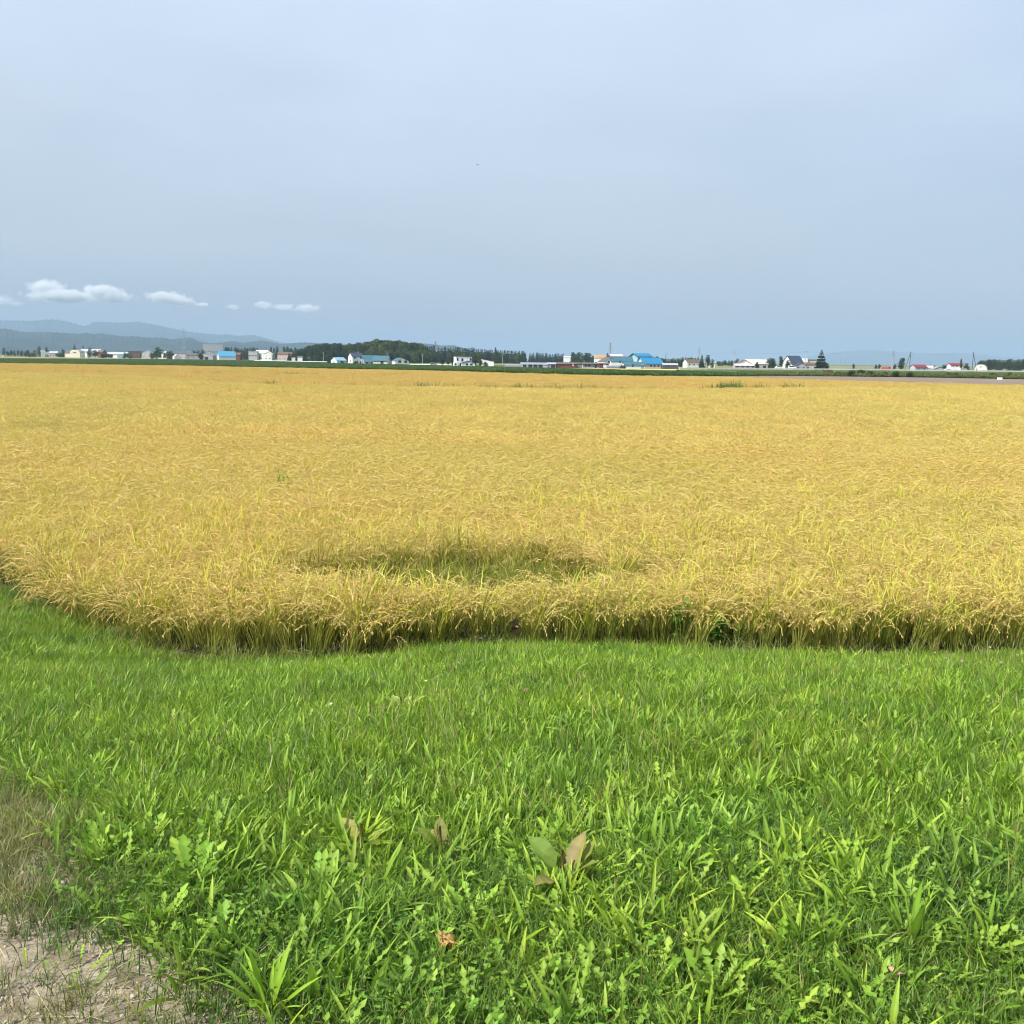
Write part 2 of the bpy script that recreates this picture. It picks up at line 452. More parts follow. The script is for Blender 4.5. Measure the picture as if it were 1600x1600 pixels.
# extra rows so the gentle fall of the plain is smooth
ys = np.unique(np.concatenate([ys, np.arange(60, 700, 20.0)]))
GX, GY = np.meshgrid(xs, ys)
mb = MB()
ii = np.arange(GX.size).reshape(GX.shape)
q = np.stack([ii[:-1, :-1], ii[:-1, 1:], ii[1:, 1:], ii[1:, :-1]], -1).reshape(-1, 4)
mb.add(np.stack([GX.ravel(), GY.ravel(), gz(GX, GY).ravel()], 1), q)
def ground_surface():
    m, nt = new_mat('ground_surface')
    out = nd(nt, 'ShaderNodeOutputMaterial')
    geo = nd(nt, 'ShaderNodeNewGeometry'); l = nt.links.new
    sepn = nd(nt, 'ShaderNodeSeparateXYZ'); l(geo.outputs['Position'], sepn.inputs[0])
    # near: dry earth with pale grit
    n1 = nd(nt, 'ShaderNodeTexNoise'); n1.inputs['Scale'].default_value = 9; n1.inputs['Detail'].default_value = 10; n1.inputs['Roughness'].default_value = 0.7
    l(geo.outputs['Position'], n1.inputs['Vector'])
    c1 = nd(nt, 'ShaderNodeValToRGB'); e = c1.color_ramp.elements
    for _ in range(2): e.new(0.5)
    for el, (p, c) in zip(e, [(0.3, (0.11, 0.085, 0.055)), (0.47, (0.21, 0.175, 0.12)), (0.6, (0.315, 0.27, 0.195)), (0.75, (0.42, 0.37, 0.28))]): el.position = p; el.color = (*c, 1)
    l(n1.outputs[0], c1.inputs[0])
    # far: a patchwork of meadow and stubble
    mpn = nd(nt, 'ShaderNodeMapping'); mpn.inputs['Scale'].default_value = (0.0022, 0.006, 1)
    vo = nd(nt, 'ShaderNodeTexVoronoi'); vo.inputs['Scale'].default_value = 1.6
    n2 = nd(nt, 'ShaderNodeTexNoise'); n2.inputs['Scale'].default_value = 0.12; n2.inputs['Detail'].default_value = 7
    l(geo.outputs['Position'], mpn.inputs[0]); l(mpn.outputs[0], vo.inputs['Vector']); l(geo.outputs['Position'], n2.inputs['Vector'])
    c2 = nd(nt, 'ShaderNodeValToRGB'); e = c2.color_ramp.elements
    for _ in range(2): e.new(0.5)
    for el, (p, c) in zip(e, [(0.0, (0.055, 0.085, 0.026)), (0.4, (0.075, 0.115, 0.032)), (0.7, (0.12, 0.13, 0.045)), (1.0, (0.22, 0.19, 0.07))]): el.position = p; el.color = (*c, 1)
    sx = nd(nt, 'ShaderNodeSeparateColor'); l(vo.outputs['Color'], sx.inputs[0])
    ad = nd(nt, 'ShaderNodeMath', operation='MULTIPLY_ADD'); ad.inputs[1].default_value = 0.7
    l(sx.outputs[0], ad.inputs[0])
    mm = nd(nt, 'ShaderNodeMath', operation='MULTIPLY_ADD'); mm.inputs[1].default_value = 0.6; mm.inputs[2].default_value = -0.15
    l(n2.outputs[0], mm.inputs[0]); l(mm.outputs[0], ad.inputs[2]); l(ad.outputs[0], c2.inputs[0])
    # paddy floor between the two
    mr = nd(nt, 'ShaderNodeMapRange'); mr.inputs['From Min'].default_value = 60; mr.inputs['From Max'].default_value = 140
    l(sepn.outputs['Y'], mr.inputs[0])
    mx = nd(nt, 'ShaderNodeMix', data_type='RGBA'); l(mr.outputs[0], mx.inputs['Factor']); l(c1.outputs[0], mx.inputs['A']); l(c2.outputs[0], mx.inputs['B'])
    bs = nd(nt, 'ShaderNodeBsdfPrincipled'); bs.inputs['Roughness'].default_value = 0.95; bs.inputs['Specular IOR Level'].default_value = 0.1
    n3 = nd(nt, 'ShaderNodeTexNoise'); n3.inputs['Scale'].default_value = 60; n3.inputs['Detail'].default_value = 5
    l(geo.outputs['Position'], n3.inputs['Vector'])
    bp = nd(nt, 'ShaderNodeBump'); bp.inputs['Strength'].default_value = 0.8; bp.inputs['Distance'].default_value = 0.012
    l(n3.outputs[0], bp.inputs['Height']); l(bp.outputs[0], bs.inputs['Normal'])
    l(mx.outputs['Result'], bs.inputs['Base Color']); l(bs.outputs[0], out.inputs['Surface'])
    return m
tag(mb.obj('ground', ground_surface(), smooth_=True), kind='structure')

def sheet(name, poly_px, mat, zoff, zray=0.0, sub=14):
    """a field laid on the ground; its outline is given left to right as (pixel x, near y, far y)"""
    b = MB(); rows = []
    P = np.array(poly_px, float)
    pxs = np.linspace(P[0, 0], P[-1, 0], sub * (len(P) - 1) + 1)
    n = np.interp(pxs, P[:, 0], P[:, 1]); f = np.interp(pxs, P[:, 0], P[:, 2])
    K = 9
    V = []
    for p, a, c in zip(pxs, n, f):
        xa, ya = ghit(p, a, zray); xc, yc = ghit(p, c, zray)
        for k in range(K):
            t = k / (K - 1); x = xa + (xc - xa) * t; y = ya + (yc - ya) * t
            V.append((x, y, gs(x, y) + zoff))
    ii = np.arange(len(V)).reshape(len(pxs), K)
    q = np.stack([ii[:-1, :-1], ii[1:, :-1], ii[1:, 1:], ii[:-1, 1:]], -1).reshape(-1, 4)
    b.add(V, q)
    outline = [(V[ii[i, 0]][0], V[ii[i, 0]][1]) for i in range(len(pxs))] + [(V[ii[i, -1]][0], V[ii[i, -1]][1]) for i in range(len(pxs) - 1, -1, -1)]
    if name: tag(b.obj(name, mat, smooth_=True), kind='structure')
    return outline

# dark mud and litter under the rice
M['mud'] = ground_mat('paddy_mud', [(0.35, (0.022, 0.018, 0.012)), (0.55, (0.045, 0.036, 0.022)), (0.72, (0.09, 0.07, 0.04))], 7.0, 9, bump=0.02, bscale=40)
GX, GY = np.meshgrid(np.arange(-30, 32, 0.25), np.arange(9, 60, 0.25))
S_ = edge_dist(GX, GY); ii = np.arange(GX.size).reshape(GX.shape)
q = np.stack([ii[:-1, :-1], ii[:-1, 1:], ii[1:, 1:], ii[1:, :-1]], -1).reshape(-1, 4)
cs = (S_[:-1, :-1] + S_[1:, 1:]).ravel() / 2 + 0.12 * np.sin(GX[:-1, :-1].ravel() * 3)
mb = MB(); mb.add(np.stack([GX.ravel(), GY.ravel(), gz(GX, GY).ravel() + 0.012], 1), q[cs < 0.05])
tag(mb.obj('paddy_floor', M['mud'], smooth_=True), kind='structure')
# ------------------------------------------------------------------ rice
GOLD = np.array((0.635, 0.44, 0.135)); STRAW = np.array((0.73, 0.575, 0.21))
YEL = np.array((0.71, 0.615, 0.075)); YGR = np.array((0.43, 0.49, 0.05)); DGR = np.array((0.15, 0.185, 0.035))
def rice_hill(mb, ox, oy, nl, npan, detail, H=1.0, green=0.0, tone=1.0):
    """one planted clump: leaves and drooping ears"""
    r = RNG.uniform(0, 0.075, nl); a = RNG.uniform(0, 2 * np.pi, nl)
    base = np.stack([ox + r * np.cos(a), oy + r * np.sin(a), np.zeros(nl)], 1)
    g = np.clip(RNG.normal(0.35 + green, 0.3, nl), 0, 1)
    tipc = mixc(YEL, YGR, g) * (1 + RNG.normal(0, 0.1, (nl, 1)))
    tipc = tipc * tone
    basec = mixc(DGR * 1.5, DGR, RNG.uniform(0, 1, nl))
    az = a + RNG.normal(0, 0.5, nl)
    az = np.where(RNG.uniform(size=nl) < 0.35, RNG.normal(0.1, 0.6, nl), az)
    strips(mb, base, az, RNG.uniform(0.04, 0.24, nl), RNG.uniform(0.1, 1.35, nl), RNG.uniform(0.58, 0.85, nl) * H,
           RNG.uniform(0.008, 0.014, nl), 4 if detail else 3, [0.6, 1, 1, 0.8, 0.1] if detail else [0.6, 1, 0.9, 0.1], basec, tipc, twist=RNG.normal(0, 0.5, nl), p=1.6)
    r = RNG.uniform(0, 0.08, npan); a = RNG.uniform(0, 2 * np.pi, npan)
    base = np.stack([ox + r * np.cos(a), oy + r * np.sin(a), np.zeros(npan)], 1)
    az = a + RNG.normal(0, 0.6, npan)
    Ln = RNG.uniform(0.70, 0.90, npan) * H
    ns = 7
    P, TH = strips(mb, base, az, RNG.uniform(0.02, 0.22, npan), RNG.uniform(1.4, 2.6, npan), Ln, 0.006, ns, [1] * (ns + 1),
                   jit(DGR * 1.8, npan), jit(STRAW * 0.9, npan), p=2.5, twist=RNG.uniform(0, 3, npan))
    # the ear: small pointed husks hanging along the last third
    k = 9 if detail else 4
    sz = 1.0 if detail else 1.55
    for j in range(k):
        t = ns - 2.6 + 2.6 * (j + RNG.uniform(0, 1, npan)) / k
        i0 = np.clip(t.astype(int), 0, ns - 1); fr = (t - i0)[:, None]
        ar = np.arange(npan)
        c = P[ar, i0] * (1 - fr) + P[ar, i0 + 1] * fr
        d = P[ar, i0 + 1] - P[ar, i0]; d /= np.linalg.norm(d, axis=1)[:, None]
        d = d + RNG.normal(0, 0.28, (npan, 3)) + np.array((0, 0, -0.35)); d /= np.linalg.norm(d, axis=1)[:, None]
        s = np.cross(d, RNG.normal(0, 1, (npan, 3))); s /= np.linalg.norm(s, axis=1)[:, None]
        n2 = np.cross(d, s)
        ln = RNG.uniform(0.022, 0.036, npan)[:, None] * sz; w = RNG.uniform(0.0045, 0.007, npan)[:, None] * sz
        c = c + RNG.normal(0, 0.006, (npan, 3))
        v = np.stack([c, c + d * ln * 0.45 + s * w, c + d * ln, c + d * ln * 0.45 - s * w, c + d * ln * 0.5 + n2 * w], 1)
        cc = mixc(GOLD, STRAW, RNG.uniform(0, 1, npan)) * (1 + RNG.normal(0, 0.14, (npan, 1))) * tone
        o = np.arange(npan)[:, None] * 5
        tr = np.concatenate([o + np.array([[0, 1, 4]]), o + np.array([[1, 2, 4]]), o + np.array([[2, 3, 4]]), o + np.array([[3, 0, 4]])])
        mb.add(v.reshape(-1, 3), None, tr, np.repeat(cc, 5, 0))
hill_meshes = []
for k in range(9):
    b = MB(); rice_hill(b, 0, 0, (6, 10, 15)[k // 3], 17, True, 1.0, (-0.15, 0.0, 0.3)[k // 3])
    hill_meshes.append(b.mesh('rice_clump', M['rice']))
for k in range(3):                                    # leafy clumps for the lodged hollow
    b = MB(); rice_hill(b, 0, 0, 24, 4, True, 1.0, 0.7, 0.58)
    hill_meshes.append(b.mesh('rice_clump_green', M['rice']))
def far_tile(size, st, nl, npan, n_detail=False, sc=1.0):
    b = MB()
    X, Y = grid_pts(-size / 2, size / 2, -size / 2, size / 2, st, 0.35)
    for x, y in zip(X, Y): rice_hill(b, x, y, nl, npan, False, RNG.uniform(0.86, 1.10), RNG.uniform(-0.25, 0.05), RNG.uniform(0.80, 1.2))
    return b.mesh('rice_patch', M['rice'])
patch_meshes = [far_tile(2.0, 0.20, 5, 13) for _ in range(5)]

# near field, clump by clump
X, Y = grid_pts(-22, 24, 9.2, 32, 0.18, 0.33)
s = edge_dist(X, Y)
keep = (s < -0.12 + 0.12 * np.sin(X * 1.7) * np.sin(X * 0.6 + 1)) & in_view(X, Y, 2.0) & (RNG.uniform(size=X.size) > 0.03)
X, Y, s = X[keep], Y[keep], s[keep]
n = len(X)
tx = RNG.normal(0.03, 0.07, n)          # leaning to the right, as the wind left it
ty = RNG.normal(-0.02, 0.07, n)
edgef = np.exp(-(-s) / 0.35)
# outward normal of the field edge
e = 0.05
nx = (edge_dist(X + e, Y) - edge_dist(X - e, Y)) / (2 * e); ny = (edge_dist(X, Y + e) - edge_dist(X, Y - e)) / (2 * e)
el = (0.25 + 0.22 * np.sin(X * 2.3 + 1) * np.sin(X * 0.9)) + np.where(RNG.uniform(size=n) < 0.12, RNG.uniform(0.1, 0.4, n), 0)
tx += nx * edgef * el + edgef * RNG.normal(0, 0.16, n); ty += ny * edgef * el * np.where(X > 0.3, 0.55, 1.0)
idx = RNG.integers(0, 9, n)
idx = np.where((Y < 15) & (RNG.uniform(size=n) < 0.8 - 0.15 * (X > 0)), RNG.integers(5, 9, n), idx)
fade = smooth((Y - 11) / 13)
idx = np.where(RNG.uniform(size=n) < fade, RNG.integers(0, 3, n), idx)
hs = RNG.uniform(0.82, 1.10, n) * (1 + 0.05 * np.sin(X * 0.9 + 2) * np.sin(Y * 0.7))
# the lodged hollow
hx, hy = -0.38, 12.2
hw = np.sqrt(((X - hx - 0.25 * np.sin(Y * 3)) / 1.55) ** 2 + ((Y - hy) / 0.98) ** 2)
inside = hw < 1
rim = (hw >= 1) & (hw < 1.6)
lean = np.where(inside, RNG.uniform(0.85, 1.3, n), 0) + np.where(rim, (1.6 - hw) / 0.6 * 0.5, 0)
la = np.where(X > hx + 0.3, RNG.normal(0.5, 0.5, n), RNG.normal(2.2, 0.9, n))
tx += lean * np.cos(la); ty += lean * np.sin(la) * 0.7
idx = np.where(inside & (RNG.uniform(size=n) < 0.8), RNG.integers(9, 12, n), idx)
idx = np.where(rim & (RNG.uniform(size=n) < 0.35), RNG.integers(9, 12, n), idx)
drop = inside & (RNG.uniform(size=n) < np.where(np.sin(X * 2.6 + 0.6) * np.sin(Y * 3.2 + 0.4) > 0.0, 0.92, 0.5))
hs = np.where(inside, hs * 0.5, hs); hs = np.where(rim & (Y < hy), hs * 0.74, hs)
# a second, flatter laid spot to the left of it and green leafy streaks
st2 = (Y < 20) & (np.sin(X * 0.55 + 1.0) * np.sin(Y * 0.8 + X * 0.3) > 0.62) & (RNG.uniform(size=n) < 0.45)
idx = np.where(st2 & ~inside, RNG.integers(6, 9, n), idx)
rot = np.stack([-ty, tx, RNG.uniform(-0.7, 0.7, n) + np.where(RNG.uniform(size=n) < 0.5, math.pi, 0) * 0], 1)
zz = gz(X, Y) - 0.01
near = (~drop) & (Y < 30)
# long stems laid across the hollow, swirling to both sides
m_ = 120
lx = RNG.uniform(-1.6, 1.5, m_); ly = hy + RNG.uniform(-0.95, 0.95, m_) * np.sqrt(np.clip(1 - (lx / 1.9) ** 2, 0, 1))
lx = lx + hx
la_ = np.where(RNG.uniform(size=m_) < 0.6, RNG.normal(0.35, 0.35, m_), RNG.normal(2.8, 0.4, m_)); ll_ = RNG.uniform(0.9, 1.35, m_)
X = np.concatenate([X, lx]); Y = np.concatenate([Y, ly]); zz = np.concatenate([zz, gz(lx, ly) + RNG.uniform(0.0, 0.16, m_)])
rot = np.concatenate([rot, np.stack([-ll_ * np.sin(la_) * 0.5, ll_ * np.cos(la_), RNG.uniform(-1, 1, m_)], 1)])
hs = np.concatenate([hs, RNG.uniform(0.6, 0.95, m_)]); idx = np.concatenate([idx, RNG.integers(9, 12, m_)]); near = np.concatenate([near, np.ones(m_, bool)])
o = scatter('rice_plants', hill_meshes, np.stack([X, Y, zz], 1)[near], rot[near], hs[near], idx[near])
tag(o, 'ripe golden rice standing thick to the bank, flattened into a green hollow near the front', 'rice crop', kind='stuff')

# the rest of the near paddy and the deeper orange one behind its bund
BACK = [ghit(px, py, 0.66) for px, py in [(-120, 567), (0, 568), (130, 569.3), (262, 571.2), (400, 574), (500, 576), (600, 577.6), (700, 580), (800, 583), (900, 586), (1040, 588.3), (1160, 590), (1300, 594), (1450, 598.5), (1600, 602), (1700, 604)]]
BUND = [ghit(px, py, 0.66) for px, py in [(-120, 580), (0, 581), (200, 586), (300, 593), (420, 601), (600, 607), (800, 608.5), (1000, 607), (1160, 606), (1300, 605.5), (1450, 604), (1600, 603), (1700, 604.5)]]
bx = np.array([p[0] for p in BUND]); by = np.array([p[1] for p in BUND])
kx = np.array([p[0] for p in BACK]); ky = np.array([p[1] for p in BACK])
def line_side(X, Y, line):
    """> 0 beyond the line, in metres of depth, comparing along the line of sight"""
    a = X / Y
    la_ = np.array([p[0] / p[1] for p in line]); ld = np.array([p[1] for p in line])
    return Y - np.interp(a, la_, ld)
X, Y = grid_pts(-150, 90, 30.2, 262, 1.85, 0.12)
kb = line_side(X, Y, BACK) < -0.8
kn = in_view(X, Y, 4) & kb & (np.abs(line_side(X, Y, BUND)) > 1.3)
X, Y = X[kn], Y[kn]; n = len(X)
rot = np.stack([RNG.normal(0.02, 0.03, n), RNG.normal(0.05, 0.03, n), RNG.uniform(-0.6, 0.6, n)], 1)
front = line_side(X, Y, BUND) < 0
sc_ = RNG.uniform(0.97, 1.08, n)
s3 = np.stack([sc_, sc_, sc_ * (1 + 0.05 * np.sin(X * 0.16) * np.sin(Y * 0.11 + 1))], 1)
pts = np.stack([X, Y, gz(X, Y) - 0.01], 1)
o = scatter('rice_plants', patch_meshes, pts[front], rot[front], s3[front], RNG.integers(0, 5, int(front.sum())))
tag(o, 'ripe golden rice filling the middle of the plain up to the low weedy bund', 'rice crop', kind='stuff')
# browner crop of the farther paddy
def recolour(meshes, f, mat):
    out = []
    for m in meshes:
        c = m.copy(); a = c.attributes['col']
        d = np.zeros(len(a.data) * 4, np.float32); a.data.foreach_get('color', d)
        d = d.reshape(-1, 4); d[:, :3] *= np.array(f); a.data.foreach_set('color', d.ravel())
        out.append(c)
    return out
amber = recolour(patch_meshes[:3], (0.96, 0.885, 0.90), M['rice'])
bk = ~front
o = scatter('rice_plants', amber, pts[bk], rot[bk], s3[bk], RNG.integers(0, 3, int(bk.sum())))
tag(o, 'deeper amber rice in the farther paddy beyond the weedy bund', 'rice crop', kind='stuff')

# ------------------------------------------------------------------ grass bank
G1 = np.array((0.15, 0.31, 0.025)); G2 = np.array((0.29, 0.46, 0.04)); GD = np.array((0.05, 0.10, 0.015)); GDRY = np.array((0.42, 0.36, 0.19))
def grass_patch(n, R, lmin, lmax, w, dry=0.04, c=None, lean=0.0):
    b = MB()
    r = R * np.sqrt(RNG.uniform(0, 1, n)); a = RNG.uniform(0, 2 * np.pi, n)
    base = np.stack([r * np.cos(a), r * np.sin(a), np.full(n, -0.01)], 1)
    # blades grow from tufts
    nt_ = max(6, n // 14); tr = R * np.sqrt(RNG.uniform(0, 1, nt_)); ta = RNG.uniform(0, 2 * np.pi, nt_)
    tuft = np.stack([tr * np.cos(ta), tr * np.sin(ta)], 1)[RNG.integers(0, nt_, n)]
    m = RNG.uniform(size=n) < 0.6
    base[m, :2] = tuft[m] + RNG.normal(0, 0.012, (int(m.sum()), 2))
    t = RNG.uniform(0, 1, n)
    tip = mixc(G1 * 0.8, G2, t) * np.clip(1 + RNG.normal(0, 0.28, (n, 1)), 0.35, 1.7) if c is None else jit(c, n, 0.18)
    d = RNG.uniform(size=n) < dry
    tip[d] = GDRY * RNG.uniform(0.6, 1.1, (int(d.sum()), 1))
    az = RNG.uniform(0, 2 * np.pi, n)
    if lean: az = np.where(RNG.uniform(size=n) < 0.55, RNG.normal(0.4, 0.6, n), az)
    strips(b, base, az, RNG.uniform(0.02, 0.4, n), RNG.uniform(0.1, 1.5, n), RNG.uniform(lmin, lmax, n) * RNG.uniform(0.6, 1.15, n),
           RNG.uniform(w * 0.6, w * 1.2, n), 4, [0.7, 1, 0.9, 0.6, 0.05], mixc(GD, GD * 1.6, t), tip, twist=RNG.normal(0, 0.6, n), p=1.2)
    return b.mesh('grass_patch', M['grass'])
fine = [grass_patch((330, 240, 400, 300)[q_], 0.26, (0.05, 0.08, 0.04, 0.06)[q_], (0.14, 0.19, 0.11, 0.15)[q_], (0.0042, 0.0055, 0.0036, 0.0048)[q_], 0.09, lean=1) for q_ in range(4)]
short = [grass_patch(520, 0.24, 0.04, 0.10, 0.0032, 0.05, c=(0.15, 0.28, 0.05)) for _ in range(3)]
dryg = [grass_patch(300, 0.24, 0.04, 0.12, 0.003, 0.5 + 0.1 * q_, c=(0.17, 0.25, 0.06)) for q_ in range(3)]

def plantain(nl, l0, l1, spikes=3, w=0.085):
    """rosette of long ribbed lance-shaped leaves with thin seed spikes"""
    b = MB()
    a = np.arange(nl) * 2.4 + RNG.normal(0, 0.2, nl)
    base = np.stack([0.012 * np.cos(a), 0.012 * np.sin(a), np.zeros(nl)], 1)
    Ln = RNG.uniform(l0, l1, nl); inner = np.linspace(0, 1, nl)
    c = mixc((0.20, 0.38, 0.025), (0.36, 0.54, 0.055), RNG.uniform(0, 1, nl))
    strips(b, base, a, 0.9 - 0.7 * inner + RNG.normal(0, 0.1, nl), RNG.uniform(0.2, 0.9, nl), Ln, Ln * w * RNG.uniform(0.8, 1.25, nl), 7,
           [0.18, 0.4, 0.75, 1, 1, 0.8, 0.45, 0.03], c * 0.55, c * (1 + RNG.normal(0, 0.1, (nl, 1))), fold=0.13, twist=RNG.normal(0, 0.18, nl))
    if spikes:
        a = RNG.uniform(0, 2 * np.pi, spikes); h = RNG.uniform(0.22, 0.36, spikes)
        bs = np.stack([0.01 * np.cos(a), 0.01 * np.sin(a), np.zeros(spikes)], 1)
        P, _ = strips(b, bs, a, 0.05, 0.25, h, 0.0025, 5, [1] * 6, (0.22, 0.32, 0.06), (0.30, 0.34, 0.10))
        for p in P:
            b.tube(p[-2], p[-1], 0.0038, 0.0025, 5, (0.26, 0.25, 0.10))
    return b
def dandelion(nl, l0, l1):
    """flat rosette of deeply toothed leaves"""
    b = MB()
    a = np.arange(nl) * 2.4 + RNG.normal(0, 0.25, nl)
    base = np.stack([0.01 * np.cos(a), 0.01 * np.sin(a), np.full(nl, 0.005)], 1)
    Ln = RNG.uniform(l0, l1, nl)
    c = mixc((0.20, 0.38, 0.04), (0.34, 0.50, 0.07), RNG.uniform(0, 1, nl))
    inner = np.linspace(0, 1, nl)
    strips(b, base, a, 1.15 - 0.85 * inner + RNG.normal(0, 0.12, nl), RNG.uniform(0.1, 0.7, nl), Ln, Ln * 0.21 * RNG.uniform(0.7, 1.2, nl), 16,
           [0.10, 0.10, 0.12, 0.5, 0.14, 0.62, 0.16, 0.8, 0.2, 0.92, 0.24, 1.0, 0.3, 1.0, 0.75, 0.5, 0.05], c * 0.7, c, fold=0.10, wob=0.02, twist=RNG.normal(0, 0.25, nl))
    return b
def clover(n, R):
    b = MB()
    r = R * np.sqrt(RNG.uniform(0, 1, n)); a = RNG.uniform(0, 2 * np.pi, n)
    h = RNG.uniform(0.02, 0.06, n)
    x, y = r * np.cos(a), r * np.sin(a)
    strips(b, np.stack([x, y, np.zeros(n)], 1), 0, 0.0, 0.0, h, 0.0018, 1, [1, 1], GD, G1)
    c = jit((0.20, 0.38, 0.05), n, 0.15)
    for k in range(3):
        az = a * 7 + k * 2.094
        s_ = RNG.uniform(0.007, 0.012, n)
        strips(b, np.stack([x, y, h], 1), az, RNG.uniform(1.1, 1.5, n), 0.35, s_, s_ * 1.05, 3, [0.1, 0.85, 1.0, 0.45], c * 0.9, c, fold=0.08)
    return b
def broadleaf(nl, l0, l1, c1, c2, w=0.34):
    """dock: big oval wavy leaves on stalks"""
    b = MB()
    a = np.arange(nl) * 2.4 + RNG.normal(0, 0.3, nl)
    base = np.stack([0.015 * np.cos(a), 0.015 * np.sin(a), np.zeros(nl)], 1)
    Ln = RNG.uniform(l0, l1, nl)
    t = RNG.uniform(0, 1, nl) ** 1.5
    c = mixc(c1, c2, t)
    strips(b, base, a, RNG.uniform(0.5, 1.3, nl), RNG.uniform(0.3, 1.2, nl), Ln, Ln * w, 12,
           [0.05, 0.05, 0.06, 0.4, 0.75, 0.95, 1, 1, 0.92, 0.78, 0.55, 0.3, 0.03], c * 0.8, c, fold=0.12, wob=0.03, twist=RNG.normal(0, 0.35, nl))
    return b
pl_m = [plantain(RNG.integers(13, 20), 0.13, 0.27, [0, 2, 0, 1][k]).mesh('plantain_patch', M['weed'], True) for k in range(4)]
da_m = [dandelion(RNG.integers(12, 17), 0.10, 0.19).mesh('dandelion_patch', M['weed'], True) for k in range(4)]
cl_m = [clover(70, 0.13).mesh('clover_patch', M['weed']) for k in range(2)]

# bare, trodden earth at the lower left
DIRT = [(-6, 1.0), (-0.36, 1.0), (-0.52, 2.05), (-0.78, 2.40), (-1.12, 2.60), (-1.38, 2.9), (-1.46, 3.3), (-1.68, 3.75), (-2.05, 4.2), (-2.8, 4.8), (-6, 7)]
def poly_dist(x, y, poly):
    d = np.full(x.shape, 1e9)
    for i in range(len(poly)):
        ax, ay = poly[i]; bx_, by_ = poly[(i + 1) % len(poly)]
        dx, dy = bx_ - ax, by_ - ay
        t = np.clip(((x - ax) * dx + (y - ay) * dy) / (dx * dx + dy * dy), 0, 1)
        d = np.minimum(d, np.hypot(x - ax - t * dx, y - ay - t * dy))
    return np.where(in_poly(x, y, poly), -d, d)
def slope_rot(X, Y, rz):
    """lie with the ground"""
    e = 0.15
    gx = (gz(X + e, Y) - gz(X - e, Y)) / (2 * e); gy = (gz(X, Y + e) - gz(X, Y - e)) / (2 * e)
    out = []
    for a, b_, r in zip(gx, gy, rz):
        nn = Vector((-a, -b_, 1)).normalized()
        m = nn.to_track_quat('Z', 'Y').to_matrix() @ Matrix.Rotation(r, 3, 'Z')
        out.append(tuple(m.to_euler()))
    return np.array(out)
def bank_pts(st, jt=0.5):
    X, Y = grid_pts(-14, 13, 1.3, 19, st, jt)
    k = in_view(X, Y, 2.2)
    return X[k], Y[k]
def cover(name, meshes, X, Y, s0, s1, label, cat, sink=0.0):
    n = len(X)
    rz = RNG.uniform(0, 2 * math.pi, n)
    pts = np.stack([X, Y, gz(X, Y) - sink], 1)
    o = scatter(name, meshes, pts, slope_rot(X, Y, rz), RNG.uniform(s0, s1, n), RNG.integers(0, len(meshes), n))
    return tag(o, label, cat, kind='stuff')
def sn(X, Y, f, ph):
    return 0.5 + 0.5 * np.sin(X * f + ph + 1.7 * np.sin(Y * f * 0.8 + ph * 2)) * np.sin(Y * f * 1.13 + 2.1 * ph + np.sin(X * f * 0.7))
# fine meadow grass over the whole bank
X, Y = bank_pts(0.145)
e_ = edge_dist(X, Y); dd = poly_dist(X, Y, DIRT)
thin_right = (X > 1.9) & (X < 4.2) & (e_ < 0.55)
k = (e_ > 0.12) & (dd > 0.02) & ~(thin_right & (RNG.uniform(size=X.size) < 0.8))
k &= ~((dd < 0.3) & (RNG.uniform(size=X.size) < 0.7))
Xg, Yg = X[k], Y[k]
low = (Yg < 3.6 + 0.35 * np.sin(Xg * 2.3)) & (Xg > -1.4)
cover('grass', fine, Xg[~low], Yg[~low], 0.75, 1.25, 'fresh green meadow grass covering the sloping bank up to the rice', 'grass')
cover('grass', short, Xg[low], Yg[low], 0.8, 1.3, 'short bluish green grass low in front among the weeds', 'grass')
# dry grass on the trodden earth
X, Y = bank_pts(0.17)
dd = poly_dist(X, Y, DIRT)
k = (dd < 0.12) & (RNG.uniform(size=X.size) < np.where(Y > 2.8, 1.0, 0.12 + 0.35 * (sn(X, Y, 3.1, 0.2) > 0.6)))
cover('grass', dryg, X[k], Y[k], 0.7, 1.25, 'thin dry yellowed grass on the trodden earth at the left', 'dry grass')
X, Y = bank_pts(0.2)
dd = poly_dist(X, Y, DIRT); e_ = edge_dist(X, Y)
k = (dd > 0.1) & (e_ > 0.1) & (RNG.uniform(size=X.size) < 0.45 * (sn(X, Y, 2.7, 4.1) > 0.72) + 0.25 * (e_ < 0.5))
cover('grass', dryg, X[k], Y[k], 0.8, 1.2, 'thin straw coloured patches of dead grass mixed into the green bank', 'dry grass')
